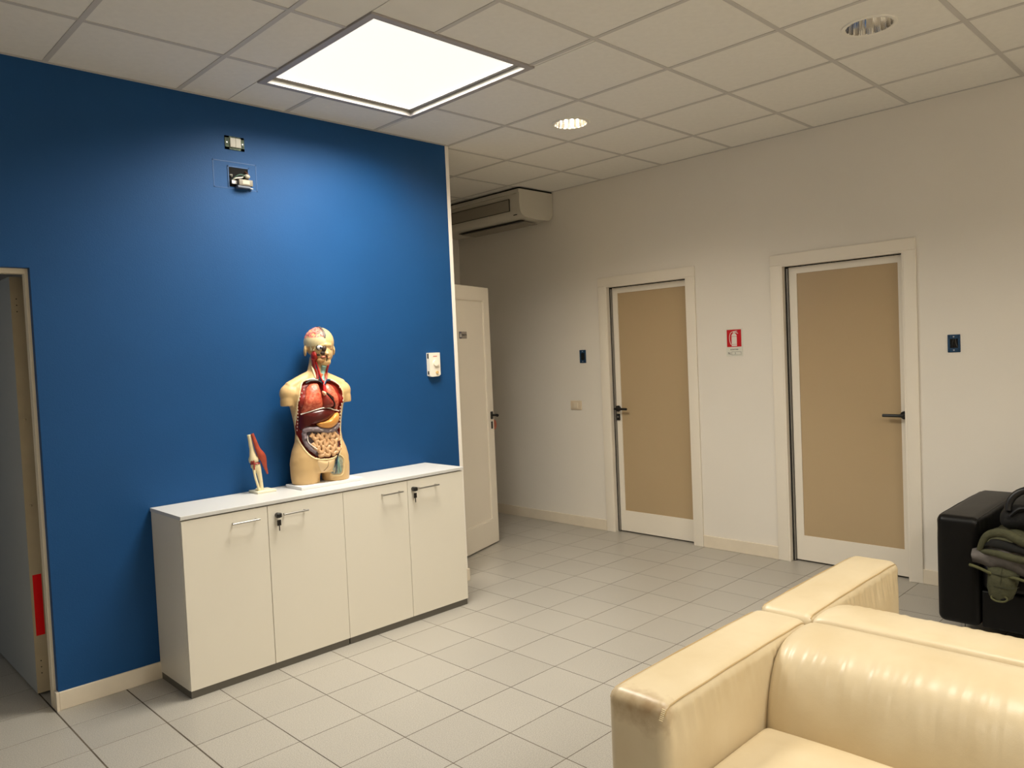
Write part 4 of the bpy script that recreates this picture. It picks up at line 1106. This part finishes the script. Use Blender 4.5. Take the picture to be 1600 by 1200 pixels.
# stitched and scuffed corner of the near arm
g = G()
for k in range(7):
    a_ = k/6; g.tube([(.572+.010*a_, YA-.183-.004*a_, .596+.026*a_), (.566+.010*a_, YA-.176-.004*a_, .600+.026*a_)], .0012, 5)
aobj = [c for c in s1.children if c.name.startswith('armrest')][0]
aobj.data.materials[0] = M_cream_worn
o = obj('stitches', g, mat('thread_pale', (240, 226, 190), .5), aobj, True); o['kind'] = 'stuff'

# ------------------------------------------------------------ jacket and bag on the black sofa
M_ol = mat('olive_cloth', (70, 70, 46), .85, .25, 30, .5, 120)
M_old = mat('olive_cloth_trim', (84, 84, 50), .8, .2, 40, .4, 120)
M_lin = mat('lining_grey', (92, 87, 84), .7, .2, 30, .3, 60)
t = root('jacket', (3.32, -3.10, .43), 0, 'olive green jacket with grey lining draped over the black sofa seat, one sleeve hanging', 'jacket')
def cloth(g_):
    for v in g_.v:
        n_ = noise.noise_vector(v*9)*.010+noise.noise_vector(v*26)*.004; v += n_
    return g_
body_g = G()
def jf(p, q):
    p = p.copy()
    p.z += .018*math.sin(p.y*38)*(.5+.5*q.z)+.02*nz(p.x*9, p.y*9)
    if q.x < 0: p.x += .02*nz(p.y*11, p.z*9)-.015*(1-q.z**2)
    return p
body_g.rbox((3.20, -3.46, .452), (3.58, -2.965, .575), .06, (14, 18, 8), 5, jf)
obj('jacket_body', body_g, M_ol, t, True, 60)
# front flap hanging over the seat edge: olive outside, grey lining showing, rolled hem
flap = G(); nu, nv = 22, 10; vs = []
for i in range(nu+1):
    u_ = i/nu; yy = -2.945-.40*u_
    zb_ = .430-.035*math.sin(u_*PI)+.006*math.sin(u_*17); zt_ = .50+.07*math.sin(min(1, u_*1.8)*PI/2)-.03*u_
    for j in range(nv+1):
        v_ = j/nv
        vs.append((3.160-.032*math.sin(v_*PI*.9)-.012*math.sin(u_*15+v_*3), yy, zb_+(zt_-zb_)*v_))
n0 = len(vs); vs += [(a+.012, b, c) for a, b, c in vs]
fs = [(i*(nv+1)+j, (i+1)*(nv+1)+j, (i+1)*(nv+1)+j+1, i*(nv+1)+j+1) for i in range(nu) for j in range(nv)]
fs += [tuple(q+n0 for q in f[::-1]) for f in fs]
rim = [i*(nv+1) for i in range(nu+1)]+[nu*(nv+1)+j for j in range(1, nv+1)]+[i*(nv+1)+nv for i in range(nu-1, -1, -1)]+[j for j in range(nv-1, 0, -1)]
fs += [(rim[k], rim[(k+1) % len(rim)], rim[(k+1) % len(rim)]+n0, rim[k]+n0) for k in range(len(rim))]
flap.add(vs, fs); fo = obj('lining', cloth(flap), M_lin, t, True, 60, label='grey inner lining')
hem = [(3.136-.010*math.sin(u_*15), -2.935-.41*u_, .424-.038*math.sin(u_*PI)+.006*math.sin(u_*17)) for u_ in [k/24 for k in range(25)]]
obj('hem', G().tube(hem, .0075, 8), M_old, t, True)
hood = spline([(3.15, -2.975, .50), (3.145, -3.01, .575), (3.13, -3.08, .600), (3.125, -3.15, .575), (3.13, -3.24, .535), (3.14, -3.36, .50)], 5)
obj('collar', G().tube(hood, [.012+.010*math.sin(PI*k/(len(hood)-1)) for k in range(len(hood))], 10), M_ol, t, True)
hood2 = spline([(3.15, -2.985, .495), (3.13, -3.04, .500), (3.12, -3.12, .490), (3.12, -3.22, .478), (3.135, -3.35, .47)], 5)
obj('collar', G().tube(hood2, [.010+.008*math.sin(PI*k/(len(hood2)-1)) for k in range(len(hood2))], 10), M_ol, t, True)
fold = G().tube(spline([(3.16, -2.985, .52), (3.135, -3.05, .545), (3.13, -3.14, .53), (3.14, -3.26, .505)], 5), [.012]*4+[.022]*6+[.018]*6, 10, flat=1.0)
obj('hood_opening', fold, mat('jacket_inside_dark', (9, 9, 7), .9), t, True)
def ringx(cx, cy, cz, ra, rb, n=20): return [Vector((cx+rb*math.sin(2*PI*k/n), cy+ra*math.cos(2*PI*k/n), cz)) for k in range(n)]
sl = G().loft([ringx(3.165, -3.080, .455, .072, .030), ringx(3.160, -3.075, .41, .070, .030), ringx(3.158, -3.070, .36, .064, .028), ringx(3.156, -3.064, .32, .058, .027), ringx(3.155, -3.060, .285, .048, .026), ringx(3.155, -3.058, .272, .036, .022)])
sl.v = [v+Vector((.016, 0, -.030)) if v.z > .44 else v for v in sl.v]
so = obj('sleeve', cloth(sl), M_ol, t, True, 60)
g = G().tube([(3.136+.004*math.sin(q), -3.058+.033*math.cos(q), .282+.015*math.sin(q)) for q in [2*PI*k/28 for k in range(28)]], .0045, 8, closed=True)
obj('cuff', g, M_old, so, True)
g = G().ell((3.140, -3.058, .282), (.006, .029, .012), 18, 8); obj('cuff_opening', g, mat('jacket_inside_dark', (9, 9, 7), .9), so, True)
g = G()
for z_ in (.405, .345): g.tube([(3.160-.036*math.cos(q), -3.072+.070*math.sin(q)*(.9 if z_ < .4 else 1), z_-.008*math.cos(q)) for q in [-PI/2+PI*k/10 for k in range(11)]], .0016, 5)
g.tube([(3.126, -3.075, .44), (3.127, -3.068, .37), (3.130, -3.062, .31)], .0016, 5)
obj('sleeve_seam', g, mat('seam_dark_olive', (48, 48, 32), .9), so, True)
# black bag with a thick looped handle
t = root('shoulder_bag', (3.45, -3.2, .43), 0, 'black bag with a thick looped handle lying behind the olive jacket', 'bag')
def bf(p, q):
    p = p.copy(); p.z += .03*(1-q.y**2)*(q.z > 0)+.012*nz(p.y*12, p.x*7); p.x += .015*nz(p.y*9, p.z*9); return p
obj('bag_body', G().rbox((3.235, -3.62, .59), (3.60, -3.035, .70), .05, (10, 14, 8), 5, bf), mat('bag_black_fabric', (7, 7, 8), .8, .2, 30, .4, 100), t, True, 60)
lp = [(3.235+.02*math.sin(q), -3.185+.105*math.cos(q), .700+.098*math.sin(q)) for q in [PI*1.12*k/24-.10 for k in range(25)]]
obj('handle_loop', G().tube(lp, .017, 12), mat('bag_handle_black', (6, 6, 7), .4), t, True)
obj('inner_pad', G().ell((3.265, -3.205, .690), (.020, .060, .055), 18, 12), mat('pad_grey', (66, 60, 56), .8, .3, 50), t, True)
lp = [(3.222, -3.09-.11*q, .665+.045*math.sin(q*PI)) for q in [k/10 for k in range(11)]]
obj('strap', G().tube(lp, .009, 8), mat('bag_handle_black', (6, 6, 7), .4), t, True)
